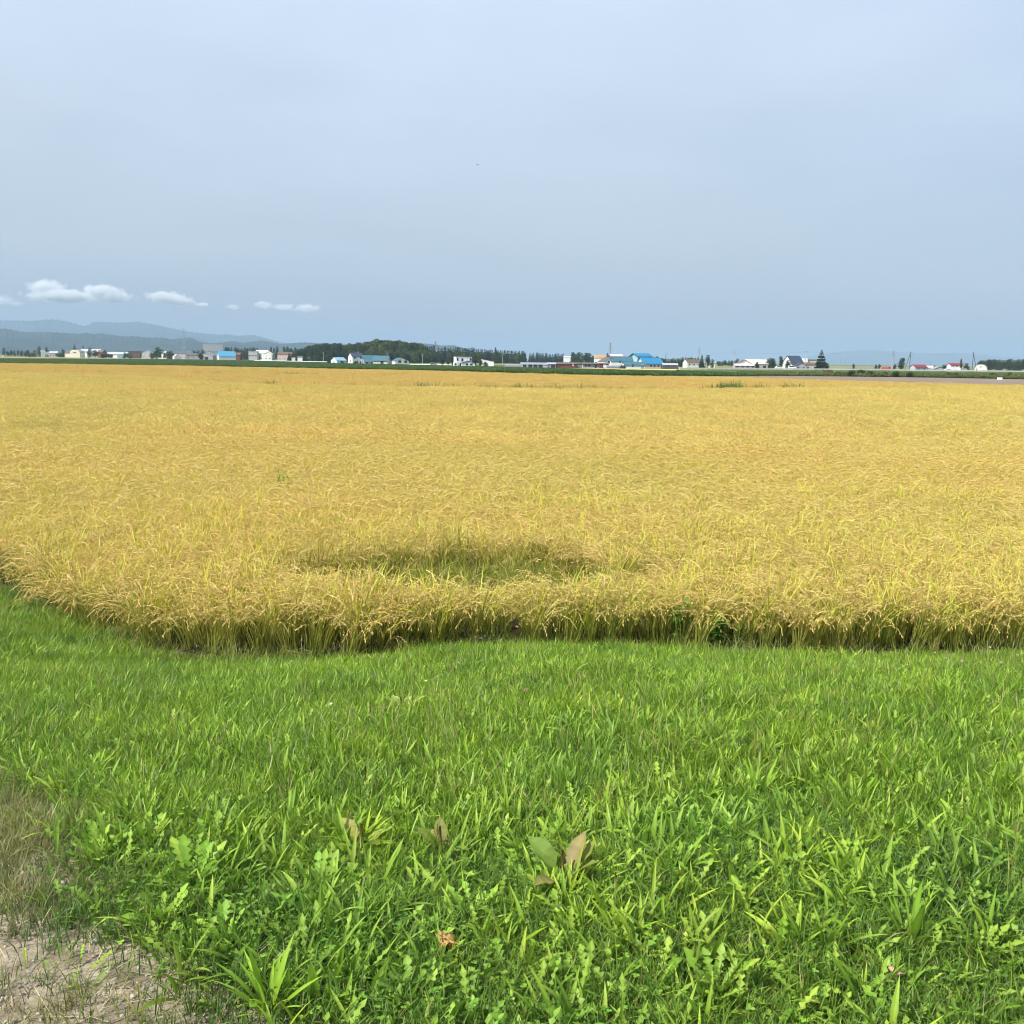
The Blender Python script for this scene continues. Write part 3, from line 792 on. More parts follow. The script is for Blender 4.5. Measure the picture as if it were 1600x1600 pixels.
# tangled leaf patches: single leaves of plantain, dandelion and clover between grass
def mixed(npl, nda, ncl, ngr, R_=0.2, seed=0):
    b = MB()
    def disc(n):
        r = R_ * np.sqrt(RNG.uniform(0, 1, n)); a = RNG.uniform(0, 6.28, n)
        return np.stack([r * np.cos(a), r * np.sin(a), np.zeros(n)], 1)
    if npl:
        nc = max(2, npl // 6); cen = disc(nc)[RNG.integers(0, nc, npl)] + np.concatenate([RNG.normal(0, 0.02, (npl, 2)), np.zeros((npl, 1))], 1)
        Ln = RNG.uniform(0.05, 0.155, npl); c = mixc((0.15, 0.30, 0.022), (0.38, 0.53, 0.06), RNG.uniform(0, 1, npl))
        az = np.where(RNG.uniform(size=npl) < 0.4, RNG.normal(0.6, 0.8, npl), RNG.uniform(0, 6.28, npl))
        strips(b, cen, az, RNG.uniform(0.1, 1.0, npl), RNG.uniform(0.1, 1.0, npl), Ln, Ln * RNG.uniform(0.06, 0.12, npl), 6, [0.2, 0.5, 0.9, 1, 0.8, 0.45, 0.03], c * 0.5, c, fold=0.12, twist=RNG.normal(0, 0.4, npl))
    if nda:
        Ln = RNG.uniform(0.05, 0.13, nda); c = mixc((0.17, 0.33, 0.03), (0.34, 0.48, 0.07), RNG.uniform(0, 1, nda))
        strips(b, disc(nda), RNG.uniform(0, 6.28, nda), RNG.uniform(0.3, 1.25, nda), RNG.uniform(0.1, 0.9, nda), Ln, Ln * RNG.uniform(0.15, 0.25, nda), 14,
               [0.1, 0.1, 0.45, 0.12, 0.62, 0.14, 0.8, 0.16, 0.92, 0.2, 1.0, 0.26, 0.85, 0.5, 0.05], c * 0.6, c, fold=0.1, wob=0.03, twist=RNG.normal(0, 0.4, nda))
    if ncl:
        P = disc(ncl); h = RNG.uniform(0.015, 0.055, ncl); P[:, 2] = h; c = jit((0.20, 0.38, 0.045), ncl, 0.18); a = RNG.uniform(0, 6.28, ncl)
        for k in range(3):
            s_ = RNG.uniform(0.006, 0.012, ncl)
            strips(b, P, a + k * 2.094, RNG.uniform(0.9, 1.5, ncl), 0.35, s_, s_ * 1.05, 3, [0.1, 0.85, 1.0, 0.45], c * 0.9, c, fold=0.08)
    if ngr:
        t = RNG.uniform(0, 1, ngr); tip = mixc(np.array((0.11, 0.25, 0.045)), G2 * 0.9, t)
        strips(b, disc(ngr), RNG.uniform(0, 6.28, ngr), RNG.uniform(0.05, 0.8, ngr), RNG.uniform(0.1, 1.3, ngr), RNG.uniform(0.03, 0.12, ngr), RNG.uniform(0.002, 0.004, ngr), 3, [0.7, 1, 0.8, 0.05], GD, tip, twist=RNG.normal(0, 0.6, ngr))
    return b.mesh('leaf_patch', M['weed'])
mx_pl = [mixed(40, 5, 14, 90) for _ in range(4)]          # mostly plantain
mx_da = [mixed(12, 22, 22, 130) for _ in range(4)]          # mostly dandelion and clover
X, Y = bank_pts(0.135)
dd = poly_dist(X, Y, DIRT); e_ = edge_dist(X, Y)
mid = np.exp(-((Y - 4.7) / 1.25) ** 2) * (X > -1.9)
pd = 0.9 * mid + (0.30 + 0.6 * (sn(X, Y, 1.3, 0.5) > 0.5)) * (X > -2.6 + 0.3 * np.sin(Y)) + 0.08
k = (dd > 0.1) & (e_ > 0.35) & (RNG.uniform(size=X.size) < pd * np.where(Y < 3.3, 0.25, 1))
cover('plantain_leaves', mx_pl, X[k], Y[k], 0.8, 1.3, 'bright lance shaped plantain leaves crowding the middle of the bank', 'weeds')
X, Y = bank_pts(0.135)
dd = poly_dist(X, Y, DIRT); e_ = edge_dist(X, Y)
pd = 0.95 * smooth((4.1 - Y) / 0.9) * (0.35 + 0.65 * sn(X, Y, 2.2, 1.1)) + 0.8 * (dd < 0.6) * (Y < 3.6) + 0.12
k = (dd > 0.13) & (e_ > 0.4) & (RNG.uniform(size=X.size) < pd)
cover('dandelion_leaves', mx_da, X[k], Y[k], 0.75, 1.2, 'pale toothed dandelion and round clover leaves spread low in front', 'weeds')
# a few patches creeping onto the bare earth
X, Y = bank_pts(0.2)
dd = poly_dist(X, Y, DIRT)
k = (dd < 0) & (dd > -0.8) & (RNG.uniform(size=X.size) < 0.16)
cover('dandelion_leaves', [mixed(1, 5, 4, 22, 0.14) for _ in range(3)], X[k], Y[k], 0.6, 1.0, 'small weeds creeping onto the bare earth at the lower left', 'weeds')
# ragged grass and dead leaves where the bank meets the rice
def edge_tuft():
    b = MB(); n = 46
    strips(b, np.stack([RNG.normal(0, 0.09, n), RNG.normal(0, 0.09, n), np.zeros(n)], 1), RNG.uniform(0, 6.28, n), RNG.uniform(0.05, 0.7, n), RNG.uniform(0.3, 1.6, n), RNG.uniform(0.10, 0.34, n),
           RNG.uniform(0.003, 0.007, n), 4, [0.6, 1, 0.9, 0.6, 0.05], GD, np.where(RNG.uniform(size=(n, 1)) < 0.45, np.array([[0.50, 0.42, 0.16]]), np.array([[0.20, 0.32, 0.05]])) * RNG.uniform(0.6, 1.2, (n, 1)), twist=RNG.normal(0, 0.5, n))
    return b.mesh('edge_tuft', M['grass'])
X, Y = grid_pts(-12, 12, 9, 18, 0.16, 0.5)
e_ = edge_dist(X, Y)
k = (e_ > -0.3) & (e_ < 0.28) & in_view(X, Y, 1) & (RNG.uniform(size=X.size) < 0.25 + 0.5 * sn(X, Y, 2.1, 0.9))
cover('grass', [edge_tuft() for _ in range(4)], X[k], Y[k], 0.5, 1.1, 'ragged grass and dead blades in the dark gap under the rice edge', 'grass')
# thin seed stalks of plantain and grass standing above the turf
def stalks():
    b = MB(); n = 7
    P, _ = strips(b, np.stack([RNG.normal(0, 0.07, n), RNG.normal(0, 0.07, n), np.zeros(n)], 1), RNG.uniform(0, 6.28, n), RNG.uniform(0.0, 0.15, n), 0.2, RNG.uniform(0.14, 0.27, n), 0.0026, 5, [1] * 6, (0.2, 0.3, 0.06), (0.28, 0.34, 0.08))
    for p in P: b.tube(p[-2], p[-1], 0.0032, 0.002, 5, np.array((0.30, 0.33, 0.10)) * RNG.uniform(0.7, 1.15))
    return b.mesh('seed_stalks', M['grass'])
X, Y = bank_pts(0.22)
dd = poly_dist(X, Y, DIRT); e_ = edge_dist(X, Y)
k = (dd > 0.1) & (e_ > 0.2) & (RNG.uniform(size=X.size) < 0.04 + 0.28 * (sn(X, Y, 1.7, 2.9) > 0.62)) & (Y > 2.8)
cover('seed_stalks', [stalks() for _ in range(4)], X[k], Y[k], 0.7, 1.15, 'thin pale seed stalks standing above the turf', 'grass')
# gravel on the bare earth
def pebbles():
    b = MB(); n = 90
    for k in range(n):
        r = RNG.uniform(0.002, 0.007) * (2.0 if RNG.uniform() < 0.06 else 1); x, y = RNG.uniform(-0.2, 0.2, 2)
        v = []
        for z, q in ((-0.3, 0.9), (0.35, 0.8), (0.7, 0.3)):
            for a in range(5): v.append((x + r * q * math.cos(a * 1.257) * RNG.uniform(0.8, 1.3), y + r * q * math.sin(a * 1.257) * RNG.uniform(0.8, 1.3), z * r))
        q_ = [(i * 5 + a, i * 5 + (a + 1) % 5, i * 5 + 5 + (a + 1) % 5, i * 5 + 5 + a) for i in range(2) for a in range(5)]
        b.add(v, q_, [(10, 11, 12), (10, 12, 13), (10, 13, 14)], np.array((0.36, 0.32, 0.26)) * RNG.uniform(0.5, 1.3))
    return b.mesh('pebbles', M['stone'])
M['stone'] = leaf_mat('stone_grit', 0.9, 0.0, 5, rand=0.1)
X, Y = bank_pts(0.3)
k = poly_dist(X, Y, DIRT) < 0.1
cover('gravel', [pebbles() for _ in range(3)], X[k], Y[k], 0.8, 1.2, 'fine grit and pebbles on the bare earth at the lower left', 'gravel')
# ------------------------------------------------------------------ single plants on the bank
def place(name, mbs, px, py, label, cat, s=1.0, rz=None, group=None, zo=0.0, smooth_=True):
    """mbs: list of (part name, geometry, material); a single one becomes the thing itself"""
    x, y = ghit(px, py, zo)
    rz = random.uniform(0, 6.28) if rz is None else rz
    if len(mbs) == 1:
        o = mbs[0][1].obj(name, mbs[0][2], smooth_=smooth_); o.location = (x, y, gs(x, y)); o.rotation_euler = (0, 0, rz); o.scale = (s, s, s)
        return tag(o, label, cat, group)
    e = empty(name, (x, y, gs(x, y)), rz, s)
    for pn, b, m in mbs: b.obj(pn, m, e, smooth_=smooth_)
    if name == 'dock_plant': e.location.z += 0.035
    return tag(e, label, cat, group)
DR1, DR2 = (0.20, 0.34, 0.05), (0.30, 0.26, 0.09)
def dock(n, l0, l1, c1=DR1, c2=DR2):
    st = MB(); st.tube((0, 0, -0.03), (0.01, 0, 0.10), 0.006, 0.004, 6, (0.28, 0.20, 0.08))
    return [('leaves', broadleaf(n, l0, l1, c1, c2), M['weed']), ('stem', st, M['weed'])]
place('dock_plant', dock(14, 0.10, 0.18), 880, 1392, 'dock plant with broad reddish brown and green leaves, low in front right of the middle', 'weed plant')
place('dock_plant', dock(8, 0.10, 0.17, (0.26, 0.40, 0.06)), 562, 1345, 'dock plant with three folded green brown leaves, left of the middle in front', 'weed plant')
place('dock_plant', dock(18, 0.09, 0.18, (0.38, 0.50, 0.10), (0.50, 0.46, 0.16)), 628, 1122, 'pale yellow green dock plant standing out of the fine grass below the rice corner', 'weed plant', 1.0)
place('dock_plant', dock(7, 0.08, 0.13, (0.22, 0.30, 0.06), (0.34, 0.24, 0.10)), 568, 1245, 'small brownish dock leaf cluster above the folded leaved dock', 'weed plant')
place('dock_plant', dock(6, 0.09, 0.15), 712, 1070, 'small brown tinged dock close to the rice edge', 'weed plant')
place('dock_plant', dock(6, 0.09, 0.14, (0.24, 0.34, 0.05), (0.36, 0.26, 0.12)), 690, 1350, 'low dock with brown leaf tips between the two larger docks', 'weed plant')
def dand(n, l0, l1): return [('leaves', dandelion(n + 6, l0 * 0.85, l1 * 0.88), M['weed'])]
for px, py, n, s, lb in ((300, 1395, 26, 1.15, 'largest bright dandelion rosette with long toothed leaves beside the bare earth'),
                         (225, 1330, 20, 1.0, 'dandelion rosette behind the largest one, at the edge of the dry grass'),
                         (150, 1350, 16, 0.9, 'dandelion rosette nearest the trodden earth on the left'),
                         (330, 1330, 18, 0.9, 'dandelion rosette right behind the largest one'),
                         (255, 1450, 18, 0.85, 'dandelion rosette in front of the largest one above the bare earth'),
                         (350, 1480, 16, 0.8, 'dandelion rosette low between the bare earth and the strap leaved plantain'),
                         (500, 1400, 18, 0.9, 'pale dandelion rosette below the folded leaved dock'),
                         (640, 1570, 16, 0.8, 'dandelion rosette cut by the bottom edge, left of the middle'),
                         (740, 1440, 18, 0.8, 'dandelion rosette just above the fallen orange leaf'),
                         (1120, 1560, 18, 0.9, 'dandelion rosette at the bottom edge right of the middle'),
                         (1530, 1500, 14, 0.8, 'ragged dandelion rosette at the lower right edge')):
    place('dandelion', dand(n, 0.10, 0.19), px, py, lb, 'weed plant', s)
def plan(n, l0, l1, sp=0, w=0.085):
    b = plantain(n, l0, l1, 0, w); out = [('leaves', b, M['weed'])]
    for k in range(sp):
        q = MB(); a = RNG.uniform(0, 6.28, 1); h = RNG.uniform(0.24, 0.34, 1)
        P, _ = strips(q, np.array([[0.01 * np.cos(a[0]), 0.01 * np.sin(a[0]), 0]]), a, 0.05, 0.2, h, 0.0025, 5, [1] * 6, (0.22, 0.32, 0.06), (0.30, 0.34, 0.10))
        q.tube(P[0][-2], P[0][-1], 0.004, 0.0025, 6, (0.28, 0.27, 0.09)); out.append(('seed_spike', q, M['weed']))
    return out
for px, py, n, l0, l1, sp, s, lb in ((420, 1585, 18, 0.14, 0.24, 0, 1.0, 'big plantain rosette with strap leaves right of the bare earth at the bottom'),
                                  (800, 1260, 24, 0.12, 0.22, 2, 1.0, 'dense bright plantain tuft in the middle of the bank'),
                                  (1185, 1255, 22, 0.16, 0.26, 2, 1.0, 'upright plantain tuft standing above the lawn, right of the middle'),
                                  (1330, 1270, 20, 0.15, 0.25, 0, 1.0, 'leaning plantain tuft right of the upright one'),
                                  (1290, 1490, 16, 0.14, 0.24, 0, 1.0, 'spreading plantain with long arching leaves in front at the right'),
                                  (1420, 1480, 12, 0.16, 0.27, 0, 1.0, 'flat lying plantain leaves right of the spreading one'),
                                  (1060, 1370, 20, 0.14, 0.22, 0, 1.0, 'plantain tuft in the sunny patch right of the brown leaved dock'),
                                  (450, 1300, 20, 0.13, 0.22, 3, 1.0, 'plantain tuft with three seed spikes left of the middle'),
                                  (340, 1215, 10, 0.10, 0.16, 6, 1.0, 'cluster of tall thin plantain seed spikes in the fine grass at the left'),
                                  (470, 1125, 10, 0.10, 0.16, 5, 1.0, 'cluster of pale seed spikes below the rice corner'),
                                  (960, 1470, 14, 0.12, 0.20, 1, 1.0, 'plantain with upright leaves and one spike in front, right of the orange leaf'),
                                  (120, 1090, 16, 0.14, 0.22, 0, 1.0, 'plantain tuft in the tall grass at the left edge'),
                                  (560, 1470, 8, 0.12, 0.2, 0, 1.0, 'few long plantain leaves pointing right, in front left of the orange leaf')):
    place('plantain', plan(n, l0, l1, sp), px, py, lb, 'weed plant', s * 0.82)
# fallen leaf, lobed and curled
M['drylf'] = leaf_mat('dry_leaf', 0.7, 0.25, 9.0, (0.85, 0.85, 0.85), (1.1, 1.1, 1.1), rand=0)
def fallen(px, py, s, lb, c=(0.72, 0.36, 0.16)):
    b = MB(); n = 22; V = [(0, 0, 0.012)]
    for k in range(n):
        a = k * 2 * math.pi / n; r = 0.022 * (0.62 + 0.38 * math.cos(a * 5)) * (1.3 if math.cos(a) > 0 else 0.9)
        V.append((r * math.cos(a) * 1.3, r * math.sin(a), 0.012 * math.sin(a * 2) + 0.35 * abs(r * math.sin(a))))
    V2 = [(x, y, z - 0.0012) for x, y, z in V]
    m_ = len(V)
    T = [(0, k, k % n + 1) for k in range(1, n + 1)] + [(m_, m_ + k % n + 1, m_ + k) for k in range(1, n + 1)]
    Q = [(k, m_ + k, m_ + k % n + 1, k % n + 1) for k in range(1, n + 1)]
    b.add(V + V2, Q, T, c); b.tube((-0.03, 0, 0.004), (-0.012, 0, 0.012), 0.0012, 0.001, 5, c)
    o = place('fallen_leaf', [('leaf', b, M['drylf'])], px, py, lb, 'leaf', s, 1.2)
    o.location.z += 0.045
fallen(697, 1500, 1.5, 'orange fallen leaf lying on the grass in front of the middle')
fallen(1400, 1548, 0.9, 'small pinkish dry leaf near the bottom right', (0.62, 0.40, 0.26))
fallen(722, 1336, 0.8, 'tiny tan dry leaf beside the docks', (0.62, 0.48, 0.30))
# clover flowers
M['petal'] = leaf_mat('petal', 0.6, 0.3, 2, rand=0)
def flower(px, py, lb, c, g=None, s=1.0):
    st = MB(); st.tube((0, 0, -0.01), (0.008, 0, 0.11), 0.0018, 0.0014, 5, (0.12, 0.22, 0.03))
    hd = MB(); n = 40
    d = RNG.normal(0, 1, (n, 3)); d /= np.linalg.norm(d, axis=1)[:, None]; d[:, 2] = np.abs(d[:, 2]) * 0.9 - 0.15
    strips(hd, np.array((0.008, 0, 0.112)) + d * 0.003, np.arctan2(d[:, 1], d[:, 0]), np.arccos(np.clip(d[:, 2], -1, 1)), 0.2, 0.011, 0.005, 2, [0.4, 1, 0.4], np.array(c) * 0.8, c)
    place('clover_flower', [('stem', st, M['weed']), ('flower_head', hd, M['petal'])], px, py + 12, lb, 'flower', s, group=g)
flower(823, 1098, 'single pink clover flower in the grass right of the pale dock', (0.72, 0.32, 0.42), s=1.15)
flower(666, 1078, 'single white clover flower just right of the pale dock', (0.85, 0.85, 0.78))
flower(519, 1117, 'white clover flower left of the pale dock', (0.85, 0.85, 0.8))
for i, (px, py) in enumerate(((742, 998), (750, 1000), (757, 997), (765, 1000), (772, 996), (721, 1006), (690, 1012), (784, 1003), (752, 1014), (766, 1019))):
    flower(px, py, 'small white clover flower in the dotted patch at the rice edge', (0.85, 0.85, 0.8), 'white clover flowers at the rice edge', 0.9)
for i, (px, py) in enumerate(((1459, 1024), (1476, 1035), (1502, 1040), (1564, 1043), (1587, 1028), (1545, 1015), (1383, 992))):
    flower(px, py, 'white clover flower scattered in the grass below the rice at the right', (0.85, 0.85, 0.8), 'white clover flowers at the right', 0.95)
# leafy weeds at the foot of the rice and inside it
def leafy_weed(h, n, c1, c2):
    st = MB(); lf = MB()
    for k in range(4):
        a = RNG.uniform(0, 6.28); p1 = (0.13 * h * math.cos(a) * 1.6, 0.13 * h * math.sin(a) * 1.6, h * RNG.uniform(0.7, 1))
        st.tube((0, 0, -0.02), p1, 0.006, 0.003, 5, (0.14, 0.2, 0.04))
        m = n // 4; t = RNG.uniform(0.2, 1, m)
        base = np.outer(t, p1); ln = RNG.uniform(0.06, 0.12, m)
        strips(lf, base, RNG.uniform(0, 6.28, m), RNG.uniform(0.6, 1.4, m), 0.6, ln, ln * 0.36, 5, [0.1, 0.7, 1, 0.8, 0.4, 0.03], np.array(c1), mixc(c1, c2, RNG.uniform(0, 1, m)), fold=0.06)
    return [('stem', st, M['weed']), ('leaves', lf, M['weed'])]
place('leafy_weed', leafy_weed(0.52, 150, (0.14, 0.30, 0.05), (0.24, 0.44, 0.08)), 1062, 1008, 'taller leafy green weed at the foot of the rice right of the middle', 'weed plant')
place('leafy_weed', leafy_weed(0.30, 130, (0.14, 0.30, 0.05), (0.26, 0.44, 0.08)), 1120, 1012, 'low bushy weed right of the taller leafy one at the foot of the rice', 'weed plant')
place('leafy_weed', leafy_weed(0.24, 90, (0.14, 0.30, 0.05), (0.26, 0.44, 0.08)), 1158, 1012, 'small bushy weed beside the bare soil under the rice', 'weed plant')
place('leafy_weed', leafy_weed(0.9, 100, (0.20, 0.34, 0.05), (0.32, 0.46, 0.07)), 447, 800, 'green weed poking out of the golden rice at the left', 'weed plant')
place('leafy_weed', leafy_weed(0.55, 80, (0.10, 0.22, 0.04), (0.18, 0.32, 0.06)), 182, 985, 'dark leafy weed inside the rice at the left corner', 'weed plant')
# dead stems matted on the trodden earth
b = MB(); n = 900
X = RNG.uniform(-2.6, -0.5, n); Y = RNG.uniform(1.9, 4.3, n); k = poly_dist(X, Y, DIRT) < 0.1; X = X[k]; Y = Y[k]; n = len(X)
strips(b, np.stack([X, Y, gz(X, Y) + RNG.uniform(0.003, 0.015, n)], 1), RNG.uniform(0, 6.28, n), RNG.normal(1.53, 0.06, n), RNG.uniform(-0.1, 0.15, n), RNG.uniform(0.03, 0.14, n), 0.0022, 3, [1, 1, 1, 0.5], (0.45, 0.36, 0.21), jit((0.60, 0.50, 0.32), n, 0.2))
tag(b.obj('straw', M['drylf']), 'fine dead stems matted on the trodden earth at the lower left', 'straw', kind='stuff')
# dead stalk pieces on the bare soil
b = MB(); n = 160
X = RNG.uniform(2.2, 4.6, n); Y = 10.0 + RNG.uniform(-0.35, 0.35, n)
strips(b, np.stack([X, Y, gz(X, Y) + 0.012], 1), RNG.uniform(0, 6.28, n), RNG.normal(1.52, 0.06, n), 0.08, RNG.uniform(0.06, 0.28, n), 0.006, 3, [1, 1, 1, 0.5], (0.42, 0.33, 0.19), (0.58, 0.48, 0.30))
tag(b.obj('straw', M['drylf']), 'dead straw scattered on the bare soil under the rice at the right', 'straw', kind='stuff')
# ------------------------------------------------------------------ far fields
M['turf'] = ground_mat('turf', [(0.3, (0.045, 0.085, 0.022)), (0.5, (0.07, 0.125, 0.03)), (0.7, (0.11, 0.15, 0.045))], 0.09, 8)
M['brown'] = ground_mat('brown_field', [(0.3, (0.14, 0.105, 0.075)), (0.5, (0.20, 0.155, 0.115)), (0.7, (0.26, 0.215, 0.155))], 0.5, 8, stretch=(0.3, 1, 1))
M['tan'] = ground_mat('ripe_field', [(0.3, (0.42, 0.34, 0.10)), (0.5, (0.52, 0.43, 0.14)), (0.7, (0.58, 0.50, 0.19))], 0.2, 8)
M['olive'] = ground_mat('olive_field', [(0.3, (0.13, 0.14, 0.05)), (0.5, (0.19, 0.19, 0.07)), (0.7, (0.26, 0.24, 0.10))], 0.06, 8, stretch=(0.4, 1, 1))
M['asphalt'] = ground_mat('asphalt', [(0.35, (0.05, 0.05, 0.05)), (0.65, (0.075, 0.073, 0.07))], 0.8, 6)

def leafy_tile(size, n, h0, h1, c1, c2, lw=0.10):
    b = MB()
    x = RNG.uniform(-size / 2, size / 2, n); y = RNG.uniform(-size / 2, size / 2, n)
    strips(b, np.stack([x, y, RNG.uniform(0, h0 * 0.6, n)], 1), RNG.uniform(0, 6.28, n), RNG.uniform(0.1, 0.9, n), RNG.uniform(0.2, 1.2, n),
           RNG.uniform(h0, h1, n), lw * RNG.uniform(0.5, 1.3, n), 3, [0.3, 1, 0.9, 0.1], np.array(c1) * 0.6, mixc(c1, c2, RNG.uniform(0, 1, n)))
    return b.mesh('leafy_patch', M['grass'])
soy = [leafy_tile(4.4, 700, 0.3, 0.65, (0.05, 0.105, 0.022), (0.10, 0.175, 0.035)) for _ in range(3)]
rough = [leafy_tile(4.4, 600, 0.25, 0.8, (0.07, 0.11, 0.03), (0.22, 0.24, 0.08)) for _ in range(3)]
def fill(name, meshes, outline, st, s0, s1, label, cat, tilt=0.0):
    P = np.array(outline)
    X, Y = grid_pts(P[:, 0].min(), P[:, 0].max(), P[:, 1].min(), P[:, 1].max(), st, 0.25)
    k = in_poly(X, Y, outline) & in_view(X, Y, 8)
    X, Y = X[k], Y[k]; n = len(X)
    rot = np.stack([np.zeros(n), np.full(n, tilt), RNG.uniform(0, 6.28, n)], 1)
    o = scatter(name, meshes, np.stack([X, Y, gz(X, Y)], 1), rot, RNG.uniform(s0, s1, n), RNG.integers(0, len(meshes), n))
    return tag(o, label, cat, kind='stuff')
# strip of green crop directly behind the rice
O1 = sheet('green_field', [(-60, 567.2, 560.6), (130, 569, 561.5), (262, 571, 562), (400, 573.6, 564), (500, 575.6, 566.5), (600, 577.3, 570.0),
                           (700, 579.6, 572.3), (800, 582.6, 574.6), (870, 584.6, 576.6), (1040, 587.6, 580.6), (1160, 588, 583.2), (1200, 586.6, 583.5)], M['turf'], 0.02, 0.0)
fill('green_crop', soy, O1, 3.9, 0.85, 1.2, 'low dark green crop in a strip behind the golden rice', 'green crop')
M['dulltan'] = ground_mat('stubble_field', [(0.3, (0.16, 0.15, 0.05)), (0.5, (0.25, 0.21, 0.075)), (0.7, (0.33, 0.27, 0.10))], 0.1, 8, stretch=(0.3, 1, 1))
sheet('stubble_field', [(-60, 560.0, 556.8), (100, 560.0, 557.6), (262, 561.0, 558.7), (330, 563, 562)], M['dulltan'], 0.03)
sheet('ripe_field', [(862, 577.2, 575.9), (1040, 580.8, 577.6), (1160, 583.4, 579.3), (1300, 584.2, 580.4), (1330, 583.5, 581.2)], M['tan'], 0.35)
sheet('ripe_field', [(1425, 585.2, 583.2), (1480, 585.6, 583.6), (1552, 585.2, 584.2)], M['tan'], 0.35)
sheet('brown_field', [(1040, 588.6, 586.6), (1160, 590.4, 587.2), (1300, 594.6, 588.4), (1450, 598.8, 590.2), (1600, 602.6, 593), (1700, 605, 594)], M['brown'], 0.04)
O2 = sheet('rough_field', [(1160, 587.0, 583.6), (1200, 587.2, 583.2), (1300, 588.2, 583.4), (1450, 590, 582), (1600, 592.8, 583), (1700, 594, 584)], M['turf'], 0.02)
fill('rough_grass', rough, O2, 3.6, 0.8, 1.4, 'rough green weeds along the far side of the brown strip at the right', 'weeds')
for a, b_ in (((640, 569.9, 567.8), (1100, 575.6, 571.4)), ):
    sheet('olive_field', [(a[0], 568.0, 562.6), (870, 571.8, 564.9), (1100, 575.0, 568.0)], M['olive'], 0.02)
sheet('olive_field', [(1110, 574.6, 569.6), (1300, 577, 571.4), (1600, 580, 575.0), (1700, 581, 576.5)], M['olive'], 0.03)
sheet('olive_field', [(380, 563.2, 559.3), (520, 566, 560.6), (560, 567, 561)], M['olive'], 0.02)

# weeds standing along the bund between the two paddies, and in the back of the far one
def band(line_px, zoff, width, st, meshes, label, s0, s1, prob=0.6):
    xs_, ys_ = [], []
    L0 = [ghit(px, py, zoff) for px, py in line_px]
    for (ax, ay), (bx_, by_) in zip(L0[:-1], L0[1:]):
        m = max(2, int(math.hypot(bx_ - ax, by_ - ay) / st))
        for i in range(m):
            t = i / m
            for w in np.arange(-width / 2, width / 2 + 0.01, st):
                if random.random() < prob * (0.35 + 0.9 * (math.sin(ax + i * st * 0.21) * math.sin(i * st * 0.083 + 1) > 0)):
                    xs_.append(ax + (bx_ - ax) * t + RNG.normal(0, st * 0.3)); ys_.append(ay + (by_ - ay) * t + w + RNG.normal(0, 0.2))
    X, Y = np.array(xs_), np.array(ys_); n = len(X)
    o = scatter('weeds', meshes, np.stack([X, Y, gz(X, Y)], 1), np.stack([np.zeros(n), np.zeros(n), RNG.uniform(0, 6.28, n)], 1),
                RNG.uniform(s0, s1, n), RNG.integers(0, len(meshes), n))
    return tag(o, label, 'weeds', kind='stuff')
def weed_tuft():
    b = MB(); n = 60
    x, y = RNG.normal(0, 0.22, n), RNG.normal(0, 0.22, n)
    strips(b, np.stack([x, y, np.zeros(n)], 1), RNG.normal(0.2, 1.2, n), RNG.uniform(0.05, 0.4, n), RNG.uniform(0.1, 1.0, n), RNG.uniform(0.5, 1.15, n),
           RNG.uniform(0.015, 0.04, n), 4, [0.6, 1, 0.9, 0.6, 0.1], (0.06, 0.10, 0.02), jit((0.17, 0.24, 0.05), n, 0.2))
    return b.mesh('weed_tuft', M['grass'])
tufts = [weed_tuft() for _ in range(3)]
band([(420, 601), (600, 607), (800, 608.5), (1000, 607), (1160, 606), (1300, 605.5)], 0.62, 1.6, 0.8, tufts, 'dark weeds on the low bund between the golden and amber rice', 0.7, 1.2, 0.55)
band([(1125, 606.3), (1158, 606.0)], 0.62, 2.0, 0.5, tufts, 'taller tuft of green weeds on the bund at the right of centre', 0.9, 1.45, 0.9)
band([(1175, 606), (1250, 605.5)], 0.62, 1.8, 0.6, tufts, 'ragged green weeds on the bund right of the taller tuft', 0.8, 1.35, 0.8)
band([(30, 581.5), (200, 582), (350, 584), (500, 585), (640, 586)], 0.62, 3, 1.1, tufts, 'green weeds poking out of the back of the amber rice at the left', 0.75, 1.1, 0.5)
band([(0, 593), (110, 594)], 0.62, 2, 0.9, tufts, 'short line of green leaves across the rice at the far left', 0.7, 0.95, 0.6)

# ------------------------------------------------------------------ mountains and hill
def ridge(name, pts, D, depth, mat, seed, zb=-40, rough_=0.16):
    pts = np.array(pts, float)
    n = int((pts[-1, 0] - pts[0, 0]) / 1.6)
    px = np.linspace(pts[0, 0], pts[-1, 0], n); py = np.interp(px, pts[:, 0], pts[:, 1])
    K = 40
    rg = np.random.default_rng(seed)
    ph = rg.uniform(0, 6.28, 12)
    V = np.zeros((n, K, 3))
    for i in range(n):
        H = max(zat(px[i], py[i], D), 1.0)
        H *= 1 + 0.015 * math.sin(px[i] * 0.7 + ph[0])
        x0 = xat(px[i], D)
        for k in range(K):
            t = k / (K - 1)                      # 0 front foot, 0.6 crest, 1 back foot
            u = t / 0.6 if t < 0.6 else (1 - t) / 0.4
            y = D - depth * 0.6 + depth * t
            prof = u ** 0.85
            w = 4 * u * (1 - u)
            gully = 1.6 * mnoise.fractal(Vector((x0 * y / D * 0.0011, y * 0.0016, seed)), 0.9, 2.1, 5)
            z = H * (prof + w * rough_ * gully * 1.6 - w * 0.12)
            V[i, k] = (x0 * y / D, y, zb + (z - zb) * (u ** 0.3 if u < 0.15 else 1) if u > 0 else zb)
    b = MB()
    ii = np.arange(n * K).reshape(n, K)
    q = np.stack([ii[:-1, :-1], ii[1:, :-1], ii[1:, 1:], ii[:-1, 1:]], -1).reshape(-1, 4)
    b.add(V.reshape(-1, 3), q)
    return tag(b.obj(name, mat, smooth_=True), kind='structure')
